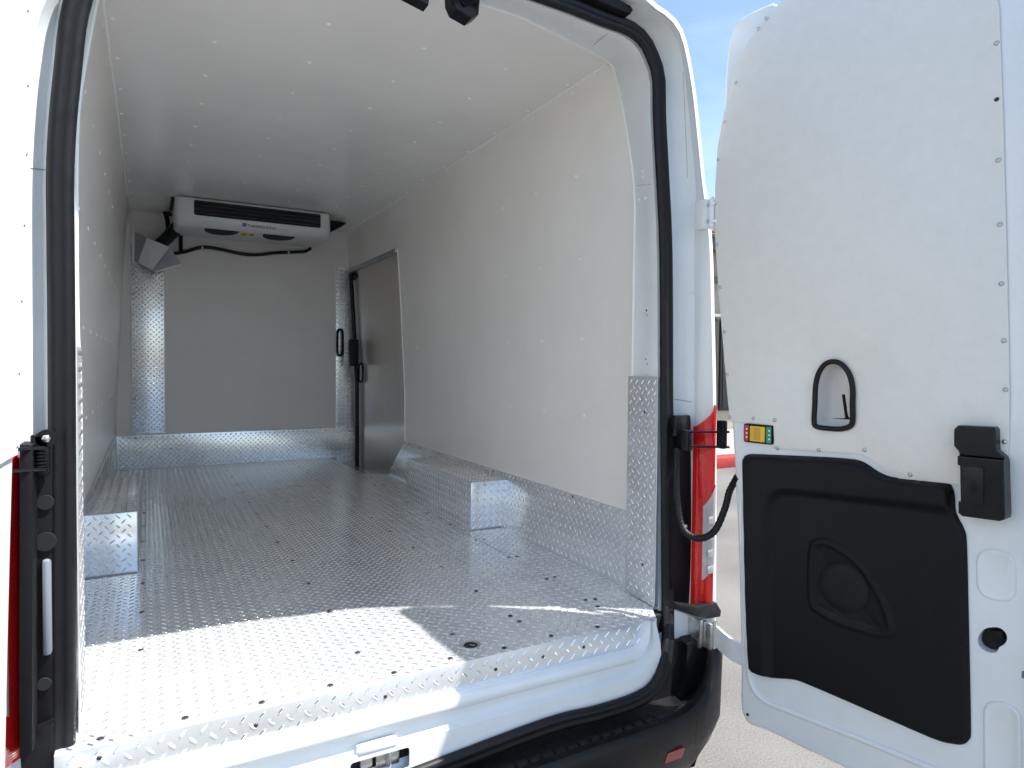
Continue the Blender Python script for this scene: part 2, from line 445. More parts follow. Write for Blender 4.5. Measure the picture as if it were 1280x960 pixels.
# drain hole: raised collar round a dark disc that paints its shade
P = hit(588, 808, 2, FZ)
b = bmesh.new(); K = 24; prof = [(.030, .0035), (.029, .0055), (.024, .0055), (.021, .0040), (.0205, .0042), (.0, .0042)]
R_ = [[b.verts.new((P.x + r * math.cos(2 * math.pi * k / K), P.y + r * math.sin(2 * math.pi * k / K), FZ + z)) for k in range(K)] for r, z in prof[:-1]]
for A, B in zip(R_, R_[1:]):
    for k in range(K): b.faces.new((A[k], A[(k + 1) % K], B[(k + 1) % K], B[k]))
f = b.faces.new(R_[-1]); 
for q in b.faces: q.material_index = 0
f.material_index = 1
fin('drain_hole', b, None, strip, mats=[M_alu_s, M_dark])

# --- sill plate folded down over the rear edge
FS = Frame((0, 1.529, 0), (1, 0, 0), (0, 0, 1), (0, -1, 0))
sill_poly = [(-.165, .628), (1.352, .628), (1.352, FZ + .002), (-.165, FZ + .002)]
FSL = Frame((0, 1.529, .628), (1, 0, 0), (0, 0, 1), (0, -1, 0))
sill = fin('sill_plate', prism_bm(FSL, [(a, c - .628) for a, c in sill_poly], -.003, 0, .001), M_alu, van)
lugs(FSL, [(a, c - .628) for a, c in sill_poly], sill, pitch=.0395)
for a, b_ in [(124, 948), (320, 907), (482, 871), (620, 837), (679, 821), (730, 809)]:
    Q = hit(a, b_, 1, 1.528); stud('sill_screw', ME_SCREW_S, (Q.x, 1.5288, min(max(Q.z, .64), .69)), (0, -1, 0), sill)

# --- painted rear sill below the plate, swept along x
def sweep_x(prof, x0, x1, nx=2, crown=None):
    b = bmesh.new(); cols = []
    for i in range(nx):
        x = x0 + (x1 - x0) * i / (nx - 1)
        cols.append([b.verts.new((x, y, z)) for y, z in prof])
    for A, B in zip(cols, cols[1:]):
        for k in range(len(prof) - 1): b.faces.new((A[k], A[k + 1], B[k + 1], B[k]))
    return b
hole_c = hit(475, 930, 1, 1.50)
sp = [(1.60, .632), (1.535, .632), (1.512, .629), (1.506, .620), (1.503, .603), (1.508, .597), (1.521, .592), (1.523, .566), (1.514, .556), (1.503, .552)]
sb = sweep_x([(y, z) for y, z in sp], -.16, 1.25)
rear_sill = fin('rear_sill', sb, M_paint_in, van, ang=50)
bc = bmesh.new(); cols = []
for k in range(9):
    a = R(92) * k / 8
    col_ = []
    for y, z in sp + [(1.503, .464), (1.53, .455)]:
        r0 = .70 - z; q_ = math.sin(min(a, R(90))) ** 1.5; r1 = r0 * (1 - q_) + (.05 + .16 * r0) * q_
        col_.append(bc.verts.new((1.249 + r1 * math.sin(a), y + .0002 + .01 * math.sin(a) ** 2, .70 - r1 * math.cos(a))))
    cols.append(col_)
for A, B in zip(cols, cols[1:]):
    for k in range(len(A) - 1): bc.faces.new((A[k], A[k + 1], B[k + 1], B[k]))
fin('sill_corner', bc, M_paint_in, rear_sill, ang=50)
FB = Frame((0, 1.502, 0), (1, 0, 0), (0, 0, 1), (0, -1, 0))
def rrect(x0, x1, z0, z1, r=.008, n=4):
    out = []
    for cx, cz, a0 in ((x1 - r, z1 - r, 0), (x0 + r, z1 - r, 90), (x0 + r, z0 + r, 180), (x1 - r, z0 + r, 270)):
        for k in range(n + 1):
            a = R(a0 + 90 * k / n); out.append((cx + r * math.cos(a), cz + r * math.sin(a)))
    return out
hx0, hx1 = hit(438, 945, 1, 1.502).x, hit(512, 925, 1, 1.502).x
hz0, hz1 = .487, .538
b = prism_bm(FB, [(-.16, .464), (1.25, .464), (1.25, .552), (-.16, .552)], -.004, 0, 0, holes=[rrect(hx0, hx1, hz0, hz1)])
fin('sill_face', b, M_paint_in, rear_sill)
fin('striker_pocket', box_bm(hx0 - .03, hx1 + .03, 1.535, 1.54, .46, .56), M_dark, rear_sill)
b = tube_bm([(.505, 1.53, .495), (.505, 1.512, .497), (.505, 1.508, .515), (.505, 1.512, .53), (.505, 1.53, .532)], .004, 8)
box_bm(.475, .535, 1.526, 1.534, .49, .535, .003, b); box_bm(hx0 + .03, hx0 + .06, 1.524, 1.534, .50, .53, .003, b)
fin('latch_striker', b, M_chrome, rear_sill)
fin('pocket_lip', box_bm(hx0 + .015, hx1 - .03, 1.500, 1.52, .548, .572, .006), M_paint_in, rear_sill)

# --- aperture loops (x,z) around the rear opening, looked up by angle round its middle
CX, CZ = .645, 1.5
def loop_from(pts):
    d = crom([(p[0], p[1], 0) for p in pts], 10, closed=True)
    pol = sorted((math.atan2(q.y - CZ, q.x - CX), math.hypot(q.x - CX, q.y - CZ)) for q in d)
    def f(a):
        a = (a + math.pi) % (2 * math.pi) - math.pi
        if a <= pol[0][0] or a >= pol[-1][0]:
            (a0, r0), (a1, r1) = pol[-1], pol[0]; a1 += 2 * math.pi
            if a <= pol[0][0]: a += 2 * math.pi
        else:
            lo, hi = 0, len(pol) - 1
            while hi - lo > 1:
                mid = (lo + hi) // 2
                if pol[mid][0] <= a: lo = mid
                else: hi = mid
            (a0, r0), (a1, r1) = pol[lo], pol[hi]
        t = (a - a0) / (a1 - a0) if a1 > a0 else 0
        r = r0 + (r1 - r0) * t
        return (CX + r * math.cos(a), CZ + r * math.sin(a))
    return f
def pp(l, y): return [(lambda q: (q.x, q.z))(hit(a, b_, 1, y)) for a, b_ in l]
YS = 1.60
def ysill(z): return YS - .09 * sstep((.78 - z) / .26)
r_seal = pp([(830, 640), (829, 500), (828, 320), (824, 225), (820, 150), (819, 100), (812, 75), (800, 52), (780, 37), (752, 27), (715, 12), (690, 3)], YS)
l_seal = pp([(100, 0), (85, 100), (77, 200), (77, 300), (78, 400), (79, 600), (79, 800), (80, 950)], YS)
zt = r_seal[-1][1]
print('seal top', r_seal, l_seal)
top = [(.85, zt + .004), (.645, zt + .008), (.44, zt + .004), (.29, zt - .012), (.13, zt - .04), (.02, zt - .085), (-.055, zt - .16)]
def pz(px, py):
    y = 1.55
    for _ in range(8): y = ysill(hit(px, py, 1, y).z)
    q = hit(px, py, 1, y); return (q.x, q.z)
bot = [(-.15, .60), (-.138, .50), (-.09, .466), (0, .462), (.3, .462), (.5, .462)] + [pz(*q) for q in [(675, 906), (740, 889), (784, 875), (808, 862), (822, 843), (829, 815), (830.5, 785), (830.5, 740), (830, 700)]]
seal_pts = r_seal + top + l_seal + bot
seal_loop = loop_from(seal_pts)
NA = 220
ANG = []
# denser samples near the corners
for k in range(NA):
    ANG.append(-math.pi + 2 * math.pi * k / NA)
def offset_loop(f, d):
    pts = [Vector((*f(a), 0)) for a in ANG]; out = []
    N = len(pts)
    for i, p in enumerate(pts):
        t = (pts[(i + 2) % N] - pts[i - 2]).normalized(); n = Vector((t.y, -t.x, 0))
        q = p + n * d; out.append((q.x, q.y))
    return out
def ylean(z): return 0
def loop3(l2, y): return [Vector((x, y if not callable(y) else y(x, z), z)) for x, z in l2]
def seal_path(d, yoff): return loop3(offset_loop(seal_loop, d), lambda x, z: ysill(z) + yoff)
# rubber seal: two rounded beads over a base
sect = []
for k in range(24):
    a = 2 * math.pi * k / 24
    rx = .0235; ry = .016 * (1 + .0) 
    bead = 1 - .34 * abs(math.cos(a)) ** 8
    dip = .0055 * math.exp(-((math.cos(a) * 3.2) ** 2)) if math.sin(a) > 0 else 0
    sect.append((rx * math.cos(a), -(ry * math.sin(a) - dip * 1.0)))
path = seal_path(0, -.016)
b = tube_bm(path, 1, closed=True, sect=sect, ref=(0, 1, 0))
seal_o = fin('door_seal', b, M_rub, van, ang=60)
# jamb lofts
def loft(rings, closed=True):
    b = bmesh.new(); R_ = [[b.verts.new(p) for p in r] for r in rings]
    N = len(R_[0])
    for A, B in zip(R_, R_[1:]):
        for k in range(N if closed else N - 1): b.faces.new((A[k], A[(k + 1) % N], B[(k + 1) % N], B[k]))
    return b
A_right = pp([(790, 745), (790, 640), (790, 560), (790, 470)], 1.76) + pp([(793, 350)], 1.755) + pp([(792, 260)], 1.765) + pp([(788, 200)], 1.785) + pp([(785, 150)], 1.80) + pp([(781, 115)], 1.82) + pp([(773, 95)], 1.856) + pp([(762, 81)], 1.89)
A_top = [(1.36, 2.527), (1.2, 2.532), (.9, 2.534), (.645, 2.534), (.3, 2.534), (.1, 2.53), (-.02, 2.515), (-.07, 2.46), (-.09, 2.36)]
A_left = pp([(112, 40), (106, 80), (100, 125), (97, 170), (96, 250), (97, 400), (100, 480), (101, 600), (101, 760)], 1.78)
A_bot = [(-.135, .66), (-.10, .645), (.645, .645), (1.38, .645), (1.43, .66)]
liner_loop = loop_from(A_right + A_top + A_left + A_bot)
def yA(x, z):
    if z < .70: return 1.62
    if x > 1.2 or x < .1: return 1.76 + (.0 if z < 2.0 else .13 * min(1, (z - 2.0) / .5) ** 1.5)
    return 1.80
def yA(x, z):
    s = min(1, max(0, (z - 2.0) / .5)) ** 1.5
    edge = 1.76 + .12 * s
    mid = 1.79
    w = min(1, max(0, (abs(x - CX) - .35) / .4))
    if z < .72: return 1.64
    return mid * (1 - w) + edge * w if z > 2.3 else edge
A3 = loop3([liner_loop(a) for a in ANG], yA)
B3 = seal_path(-.012, .012)
A3b = [p.lerp(q, .08) + Vector((0, 0, 0)) for p, q in zip(A3, B3)]
cen = Vector((CX, 1.7, CZ))
mid1 = [p.lerp(q, .55) + (p - cen).normalized() * .006 for p, q in zip(A3, B3)]
mid2 = [p.lerp(q, .72) - (p - cen).normalized() * .004 for p, q in zip(A3, B3)]
out_r = pp([(868, 700), (868, 530), (868, 400), (868, 300), (870, 237), (862, 150), (855, 87), (847, 50), (830, 27), (800, 10), (775, 0), (735, -16)], 1.56)
zt2 = out_r[-1][1]
out_top = [(.9, zt2 + .014), (.645, zt2 + .02), (.4, zt2 + .014), (.2, zt2 - .01), (.05, zt2 - .06), (-.06, zt2 - .14)]
out_l = pp([(60, 0), (44, 60), (36, 120), (31, 250), (31, 500), (31, 700), (31, 900)], 1.56)
out_b = [(-.20, .55), (-.18, .42), (-.1, .40), (.645, .40), (1.40, .40), (1.49, .44), (1.515, .56)]
D_loop = loop_from(out_r + out_top + out_l + out_b)
C3 = seal_path(.012, .006); C3b = seal_path(.026, .004); C3c = seal_path(.034, .018)
D3 = loop3([D_loop(a) for a in ANG], 1.56)
mid3 = [p.lerp(q, .45) + Vector((0, .016, 0)) for p, q in zip(C3c, D3)]
mid4 = [p.lerp(q, .85) + Vector((0, .006, 0)) for p, q in zip(C3c, D3)]
jamb = fin('door_frame', loft([A3, A3b, mid1, mid2, B3, C3, C3b, C3c, mid3, mid4, D3]), M_paint_in, van, ang=50)
# outer skin of the rear corner, from the frame edge round to the side
E_r = pp([(893, 700), (893, 510), (891, 400), (888, 300), (879, 225), (874, 175), (867, 112), (857, 57), (847, 32), (830, 15), (810, 0)], 1.50)
E_top = [(1.15, 2.60), (.9, 2.625), (.645, 2.635), (.4, 2.625), (.15, 2.60), (.0, 2.55), (-.12, 2.45), (-.19, 2.3)]
E_l = [(-.24, 2.1), (-.262, 1.9), (-.272, 1.6), (-.275, 1.3), (-.275, 1.0), (-.275, .7)]
E_b = [(-.27, .5), (-.24, .36), (-.15, .34), (.645, .34), (1.4, .34), (1.53, .36), (1.56, .5)]
print('E', E_r)
E_loop = loop_from(E_r + E_top + E_l + E_b)
E2 = [E_loop(a) for a in ANG]
D3o = [Vector((p.x, 1.552, p.z)) for p in D3]
E3 = loop3(E2, 1.505)
def grow(l, d, y): return [Vector((CX + (x - CX) * (1 + d / .9), y, CZ + (z - CZ) * (1 + d * .8 / .95))) for x, z in l]
rings = [D3, D3o, [a.lerp(b_, .6) + Vector((0, -.008, 0)) for a, b_ in zip(D3o, E3)], E3, grow(E2, .018, 1.51), grow(E2, .036, 1.535), grow(E2, .05, 1.60), grow(E2, .075, 1.9), grow(E2, .10, 2.6), grow(E2, .11, 4.5), grow(E2, .11, 5.9)]
for r in rings:
    for v in r: v.z = max(v.z, .30)
shell = fin('body_shell', loft(rings), M_paint, van, ang=50)
# cab roof, windscreen and bonnet closing the front
F0 = rings[-1]
c1 = [Vector((CX + (p.x - CX) * .97, 6.7, .3 + (p.z - .3) * (.96 if p.z > 1.2 else 1))) for p in F0]
c2 = [Vector((CX + (p.x - CX) * .88, 7.5, min(.3 + (p.z - .3) * .96, 1.42))) for p in F0]
c3 = [Vector((CX + (p.x - CX) * .84, 8.2, min(p.z, 1.15))) for p in F0]
c4 = [Vector((CX + (p.x - CX) * .6, 8.4, .3 + (min(p.z, .95) - .3) * .8)) for p in F0]
cb = loft([F0, c1, c2, c3, c4]); cb.verts.ensure_lookup_table()
cb.faces.new(cb.verts[-NA:])
fin('cab_shell', cb, M_paint, van, ang=40)
fin('underbody', box_bm(-.30, 1.60, 1.7, 7.8, .30, .55), M_dark, van)
M_tyre = mat('tyre_rubber', (.02, .02, .02), .8)
for x in (-.36, 1.65):
    for y in (3.45, 7.1):
        b = tube_bm([(x - .1 * (1 if x > 0 else -1), y, .35), (x + .02 * (1 if x > 0 else -1), y, .35)], .35, 28)
        bevel_all(b, .03, 2, ang=60)
        w = fin('wheel', b, M_tyre, van)
        b = tube_bm([(x - .05 * (1 if x > 0 else -1), y, .35), (x + .026 * (1 if x > 0 else -1), y, .35)], .2, 20)
        fin('rim', b, M_galv, w)
# pale edge bead where liner meets the frame
ring = [p - (p - cen).normalized() * .003 + Vector((0, -.004, 0)) for p, a in zip(A3, ANG) if p.z > .97]
k0 = next(i for i in range(len(A3)) if A3[i].z > .97 and A3[i - 1].z <= .97)
seq = []
for i in range(NA):
    p = A3[(k0 + i) % NA]
    if p.z <= .97: break
    seq.append(p - (p - cen).normalized() * .002 + Vector((0, -.003, 0)))
fin('liner_edge_bead', tube_bm(seq, .0035, 8), M_trim, jamb)
# small spot welds, plugs and the seam on the frame
for (a, b_, r_) in [(718, 33, .011), (681, 21, .006), (712, 43, .003), (733, 39, .003), (636, 4, .008), (803, 215, .007), (804, 222, .005), (806, 248, .005), (799, 250, .004), (866, 366, .004), (867, 470, .003)]:
    P, n = surf(a, b_, jamb, 0)
    if P: stud('frame_plug', disc_mesh('plug', r_, .003, 14, M_paint_in), P, n, jamb)
for (a, b_, r_) in [(808, 388, .004), (809, 394, .003), (807, 449, .003), (809, 455, .004), (806, 392, .002)]:
    P, n = surf(a, b_, jamb, 0)
    if P: stud('frame_mark', disc_mesh('hole', r_, .0008, 8, M_screw), P, n, jamb)  # small dark discs drawn for holes and rust marks
def seam(pxs, par, on, r=.0011, name='panel_seam', m_=None):
    pts = [surf(a, b_, on, .0)[0] for a, b_ in pxs]
    pts = [p for p in pts if p]
    if len(pts) > 1: fin(name, tube_bm(pts, r, 5), m_ or M_seam, par)
seam([(838 + 3 * k, 498 + .5 * k) for k in range(10)], jamb, jamb)
seam([(854 + .5 * k, 90 + 12 * k) for k in range(12)], jamb, jamb, .0007)
seam([(796 + 2 * k, 232 - .2 * k) for k in range(10)], jamb, jamb, .0008)
seam([(742 + 2 * k, 56 - 1.6 * k) for k in range(10)], jamb, jamb, .0008)
seam([(38 + 3 * k, 210 + .4 * k) for k in range(9)], jamb, jamb)
for (a, b_) in ((97, 130), (98, 136), (97, 297), (98, 303), (97, 356), (98, 440), (97, 462), (98, 470)):
    P, n = surf(a, b_, jamb, 0)
    if P: stud('sealant_blob', disc_mesh('sealant_blob', random.uniform(.004, .008), .005, 7, M_rivet), P, n, jamb)

# --- liners
def wall_strip(tab, y0f, y1f, nz, zs=None, ny=12):
    b = bmesh.new(); rows = []
    for i in range(nz + 1):
        z = zs[0] + (zs[1] - zs[0]) * i / nz
        x = interp(z, tab); y0 = y0f(z) if callable(y0f) else y0f; y1 = y1f(z) if callable(y1f) else y1f
        rows.append([b.verts.new((x, y0 + (y1 - y0) * k / ny, z)) for k in range(ny + 1)])
    for A, B in zip(rows, rows[1:]):
        for k in range(ny): b.faces.new((A[k], A[k + 1], B[k + 1], B[k]))
    return b
def thicken(b, vec):
    r = bmesh.ops.extrude_face_region(b, geom=list(b.faces))
    bmesh.ops.translate(b, vec=vec, verts=[g for g in r['geom'] if isinstance(g, bmesh.types.BMVert)]); return b
def yR(z):
    return 1.76 + .12 * min(1, max(0, (z - 2.0) / .5)) ** 1.5
b = wall_strip(RW, yR, 4.185, 24, (.952, 2.532)); thicken(b, (.006, 0, 0))
rl = fin('side_liner', b, M_liner, van, ang=20)
b = wall_strip(RW, 4.186, 5.41, 6, (2.225, 2.532)); thicken(b, (.006, 0, 0))
fin('over_door_liner', b, M_liner, van, ang=20)
b = wall_strip(LW, yR, 5.41, 24, (.952, 2.532)); thicken(b, (-.006, 0, 0))
ll = fin('side_liner', b, M_liner, van, ang=20)
b = wall_strip(LW, 1.70, 5.41, 2, (.70, .955)); thicken(b, (-.004, 0, 0))
lk = fin('side_kick_plate', b, M_alu, van)
FLK = Frame((-.205, 0, 0), (0, -1, 0), (0, 0, 1), (1, 0, 0))
lugs(FLK, [(-5.38, .70), (-1.72, .70), (-1.72, .95), (-5.38, .95)], lk, off=.001)
fin('kick_cap', box_bm(-.207, -.196, 1.72, 5.4, .952, .966, .002), M_alu_s, lk)
# ceiling
b = bmesh.new(); nx = 24; f0 = []; f1 = []
for i in range(nx + 1):
    x = -.112 + (1.422 + .112) * i / nx
    y0 = 1.79 + .11 * min(1, max(0, (abs(x - CX) - .35) / .42)) ** 1.6
    f0.append(b.verts.new((x, y0, CEIL))); f1.append(b.verts.new((x, 5.41, CEIL)))
for i in range(nx): b.faces.new((f0[i], f0[i + 1], f1[i + 1], f1[i]))
thicken(b, (0, 0, .006))
cl = fin('ceiling_liner', b, M_ceil, van)
for x in (1.419, -.109):
    fin('corner_trim', tube_bm([(x, 1.90, CEIL - .001), (x, 5.4, CEIL - .001)], .0052, 10), M_trim, cl)
for x in (-.09, .195, .505, .815, 1.125, 1.40):
    for k in range(11):
        y = 2.122 + .3015 * k
        if 4.55 < y < 5.2 and .15 < x < 1.2: continue
        stud('rivet', ME_RIVET, (x + random.uniform(-.004, .004), y, CEIL), (0, 0, -1), cl)
for z in (2.505, 2.192, 1.878, 1.572, 1.272):
    for k in range(11):
        y = 2.125 + .3015 * k
        n = (-1, 0, 0)
        if y < 4.1: stud('rivet', ME_RIVET, (rw(z) , y + random.uniform(-.004, .004), z), n, rl)
        elif z > 2.4: pass
        if k < 11: stud('rivet', ME_RIVET, (lw(z), y + random.uniform(-.004, .004), z), (1, 0, 0), ll)
# liner lower edge strip on the right
# right kick plate
RK = Frame((1.455, 0, .70), (0, 1, 0), (.042, 0, .25), None)
if RK.n.x > 0: RK.n = -RK.n
kick_poly = [(1.74, 0), (4.46, 0), (4.20, .262), (1.74, .262)]
kick_poly = [(1.74, 0), (4.42, 0), (4.20, .262), (1.74, .262)]
rk = plate('side_kick_plate', RK, kick_poly, .004, van)
for y in (2.2, 2.9, 3.6, 3.9, 4.12):
    stud('kick_screw', ME_SCREW_S, RK.at(y, .245, .001), tuple(RK.n), rk)
# wheel boxes
def tread_box(name, x0, x1, y0, y1, z1, side):
    o = fin(name, box_bm(x0, x1, y0, y1, FZ - .01, z1, .004), M_alu, van)
    Ft = Frame((x0, y0, z1), (1, 0, 0), (0, 1, 0)); lugs(Ft, [(.003, .003), (x1 - x0, .003), (x1 - x0, y1 - y0), (.003, y1 - y0)], o)
    Fr = Frame((x0, y0, FZ), (1, 0, 0), (0, 0, 1), (0, -1, 0)); lugs(Fr, [(.002, .003), (x1 - x0 - .002, .003), (x1 - x0 - .002, z1 - FZ - .003), (.002, z1 - FZ - .003)], o)
    xs = x0 if side > 0 else x1
    Fs = Frame((xs, y0, FZ), (0, 1, 0), (0, 0, 1), (-side, 0, 0)); lugs(Fs, [(.002, .003), (y1 - y0, .003), (y1 - y0, z1 - FZ - .003), (.002, z1 - FZ - .003)], o)
    return o
q = hit(588, 609, 1, 2.745); print('box top', q, hit(110, 648, 1, 2.745), hit(505, 575, 0, 1.30), hit(174, 600, 2, .91))
tb = tread_box('wheel_box', 1.300, 1.492, 2.745, 3.62, .925, 1)
tb2 = tread_box('wheel_box', -.204, -.038, 2.745, 3.60, .925, -1)
for o, xa, xb in ((tb, 1.30, 1.46), (tb2, -.2, -.04)):
    fin('sealant_bead', box_bm(xa, xb, 2.740, 2.7445, FZ + .0008, FZ + .004, .0008), M_seam, o)

# rear pillar plates
PA = Vector((1.424, 1.772, FZ)); PB = Vector((1.404, 1.600, FZ))
PF = Frame(PA, PB - PA, (0, 0, 1)); pw = (PB - PA).length
if PF.n.x > 0: PF.n = -PF.n
pil = plate('pillar_plate', PF, [(0, .003), (pw, .003), (pw, .735), (0, .735)], .003, van)
for v in (.12, .62): stud('pillar_screw', ME_SCREW_S, PF.at(pw * .6, v, .001), tuple(PF.n), pil)
PL = Frame((-.133, 1.80, FZ), (.006, -.2, 0), (0, 0, 1))
if PL.n.x < 0: PL.n = -PL.n
pill = plate('pillar_plate', PL, [(0, .003), (.2, .003), (.2, .80), (0, .80)], .003, van)

# --- bulkhead
BY = 5.40
bk = fin('bulkhead_liner', box_bm(-.22, 1.56, BY, BY + .01, .60, CEIL + .005), M_bulk, van)
FBk = Frame((0, BY - .003, 0), (1, 0, 0), (0, 0, 1), (0, -1, 0))
sp1 = plate('bulkhead_strip', FBk, [(-.103, .955), (.103, .955), (.103, 2.30), (-.103, 2.30)], .003, van)
sp2 = plate('bulkhead_strip', FBk, [(1.336, .66), (1.50, .66), (1.455, 2.255), (1.336, 2.255)], .003, van)
FBK = Frame((0, BY - .030, 0), (1, 0, 0), (0, 0, 1), (0, -1, 0))
bkk = plate('bulkhead_kick_plate', FBK, [(-.2, .702), (1.335, .702), (1.335, .655), (1.485, .655), (1.50, .945), (-.2, .945)], .026, van)
for x in (-.08, .22, .75, 1.25): stud('kick_screw', ME_SCREW_S, (x, BY - .031, .925), (0, -1, 0), bkk)
for z in (1.2, 1.55, 1.95):
    for x in (-.085, .085): stud('strip_screw', ME_SCREW_S, (x, BY - .004, z), (0, -1, 0), sp1)
    stud('strip_screw', ME_SCREW_S, (1.43, BY - .004, z), (0, -1, 0), sp2)
# inner corner fillet on the bulkhead left
fin('corner_trim', box_bm(-.108, -.103, BY - .008, BY - .001, .955, CEIL - .01), M_cover_l, bk)

# --- sliding door
print('slide', [hit(a, b_, 0, 1.56) for a, b_ in [(440, 340), (493, 325), (452, 592), (497, 560)]])
b = bmesh.new(); rows = []
for i in range(13):
    z = .55 + (2.26 - .55) * i / 12
    xo = rw(max(z, .95)) + .013
    rr = []
    for k in range(15):
        y = 4.10 + 1.32 * k / 14
        rr.append(b.verts.new((xo + .05 * max(0, (k - 11) / 3) ** 2, y, z)))
    rows.append(rr)
for A, B in zip(rows, rows[1:]):
    for k in range(14): b.faces.new((A[k], A[k + 1], B[k + 1], B[k]))
sd = fin('sliding_door', b, M_slide, van, ang=60)
fin('door_header', box_bm(1.42, 1.60, 4.186, 5.38, 2.20, 2.226, .003), M_galv, van)
fin('header_gap', box_bm(1.46, 1.54, 4.20, 5.38, 2.150, 2.198, .004), M_dark, van)  # near-black box painted as the shaded gap under the header
fin('opening_post', box_bm(1.50, 1.60, 4.187, 4.20, .70, 2.19), M_slide, van)
fin('opening_edge_bead', tube_bm([(rw(z) - .003, 4.188, z) for z in [.955 + 1.27 * i / 12 for i in range(13)]], .0035, 6), M_trim, rl)
fin('step_well', box_bm(1.30, 1.62, 4.40, 5.42, .60, .62), M_alu, van)
fin('door_edge_seal', tube_bm([(rw(max(z, .95)) + .004, 5.36, z) for z in (.6, .95, 1.3, 1.57, 1.88, 2.19)], .016, 8), M_rub, van)  # black seal strip, also stands for the dark gradient at this edge
Ph = hit(453, 466, 0, 1.498)
def oval_path(c, uu, vv, w, h, n=24):
    c = Vector(c); uu = Vector(uu); vv = Vector(vv); out = []
    for k in range(n):
        a = 2 * math.pi * k / n
        ca, sa = math.cos(a), math.sin(a)
        out.append(c + uu * (w * math.copysign(abs(ca) ** .5, ca)) + vv * (h * math.copysign(abs(sa) ** .45, sa)))
    return out
hd = fin('door_pull', tube_bm(oval_path((Ph.x - .012, Ph.y, Ph.z), (0, 1, 0), (0, 0, 1), .05, .072), .009, 8, closed=True), M_blk, sd)
fin('door_pull_plate', box_bm(Ph.x - .01, Ph.x + .004, Ph.y - .045, Ph.y + .045, Ph.z - .068, Ph.z + .068, .006), M_cover_l, sd)
Pl = hit(441.5, 441, 1, 5.2)
fin('latch_box', box_bm(Pl.x - .028, Pl.x + .028, 5.14, 5.24, Pl.z - .105, Pl.z + .105, .006), M_blk, sd)
Pg = hit(425, 428, 1, BY - .03)
b = tube_bm(oval_path((Pg.x, BY - .035, Pg.z), (1, 0, 0), (0, 0, 1), .022, .105), .010, 8, closed=True)
gh = fin('grab_handle', b, M_blk, van)

# ------------------------------------------------------------------ right rear door, opened past ninety degrees
P0 = Vector((1.5071, 1.431, 0)); th = R(9.2)
FD = Frame(P0, (math.sin(th), -math.cos(th), 0), (0, 0, 1), (-math.cos(th), -math.sin(th), 0))
dp = lambda l: [FD.pix(a, b_) for a, b_ in l]
d_left = dp([(1010, 935 + 5), (960, 915), (938, 907), (929, 897), (925, 880), (925, 830), (922, 700), (918, 600), (914, 528), (911, 500), (905, 430), (898, 360), (894, 290), (894, 230), (897, 180), (903, 150), (905, 110), (907, 75), (911, 48), (920, 27), (940, 14), (965, 3)])
print('door left', d_left[0], d_left[4], d_left[12], d_left[-1], dp([(1262, 500), (1280, 500), (1280, 800), (1250, 0)]))
uF = .800
zb = d_left[0][1]; ztp = 2.53
d_out = [(uF, zb + .03), (uF - .03, zb)] + [(.30, zb)] + [Vector((*p, 0)).to_2d() for p in d_left]
dl = crom([(p[0], p[1], 0) for p in d_left], 4)
d_out = [(uF, zb + .04), (uF - .012, zb + .012), (uF - .04, zb), (.30, zb + .002)] + [(p.x, p.y) for p in dl] + [(.15, 2.475), (.25, 2.525), (.4, 2.55), (.6, 2.56), (uF - .05, 2.56), (uF, 2.52)]
# cup outline and round hole
cup_px = [(1020, 527), (1023, 533), (1035, 535), (1052, 536), (1064, 533), (1068, 526), (1068, 505), (1068, 485), (1064, 468), (1055, 456), (1045, 452), (1034, 455), (1026, 466), (1022, 482), (1021, 505)]
cup = [(p.x, p.y) for p in crom([(a, b_, 0) for a, b_ in dp(cup_px)], 3, closed=True)]
hol_px = [(1222, 800), (1224, 808), (1230, 813), (1238, 816), (1246, 815), (1249, 809), (1255, 806), (1259, 799), (1257, 791), (1250, 785), (1241, 784), (1231, 786), (1225, 792)]
hol = [(p.x, p.y) for p in crom([(a, b_, 0) for a, b_ in dp(hol_px)], 2, closed=True)]
hole2 = rrect(*[lambda: 0][:0] or (dp([(1277, 838)])[0][0], dp([(1277, 838)])[0][0] + .03, dp([(1277, 848)])[0][1], dp([(1277, 838)])[0][1]), r=.003)
def inset(poly, d):
    N = len(poly); out = []
    A = sum(poly[i][0] * poly[(i + 1) % N][1] - poly[(i + 1) % N][0] * poly[i][1] for i in range(N))
    s = 1 if A > 0 else -1
    for i in range(N):
        p0 = Vector((*poly[i - 1], 0)); p1 = Vector((*poly[i], 0)); p2 = Vector((*poly[(i + 1) % N], 0))
        t = ((p1 - p0).normalized() + (p2 - p1).normalized())
        if t.length < 1e-6: t = (p2 - p1)
        t.normalize(); n = Vector((-t.y, t.x, 0)) * s
        q = p1 + n * d; out.append((q.x, q.y))
    return out
def ring_solid(fr, poly, steps, cap=True, bm=None, mi=None):
    """concentric profile: steps = [(inset, n), ...] from outside in; last ring is capped"""
    b = bmesh.new(); R_ = []
    for d, n in steps:
        R_.append([b.verts.new(fr.at(p[0], p[1], n)) for p in inset(poly, d)])
    N = len(poly)
    for A, B in zip(R_, R_[1:]):
        for k in range(N): b.faces.new((A[k], A[(k + 1) % N], B[(k + 1) % N], B[k]))
    if cap: b.faces.new(R_[-1])
    return b if bm is None else join(bm, b)
b = prism_bm(FD, inset(d_out, .010), -.030, .0, 0, holes=[cup, hol, hole2])
# rolled outer lip of the door
join(b, ring_solid(FD, d_out, [(.012, -.001), (.004, -.003), (.0, -.008), (.0, -.040), (.008, -.046), (.03, -.050)], cap=True))
door = fin('rear_door', b, M_paint_in, van, ang=40)
door['label'] = 'right rear door, opened wide, with white liner board and black lower trim'
# raised pressed rim along the hinge side and bottom
rimL = [FD.at(p.x, p.y, .002) for p in dl]
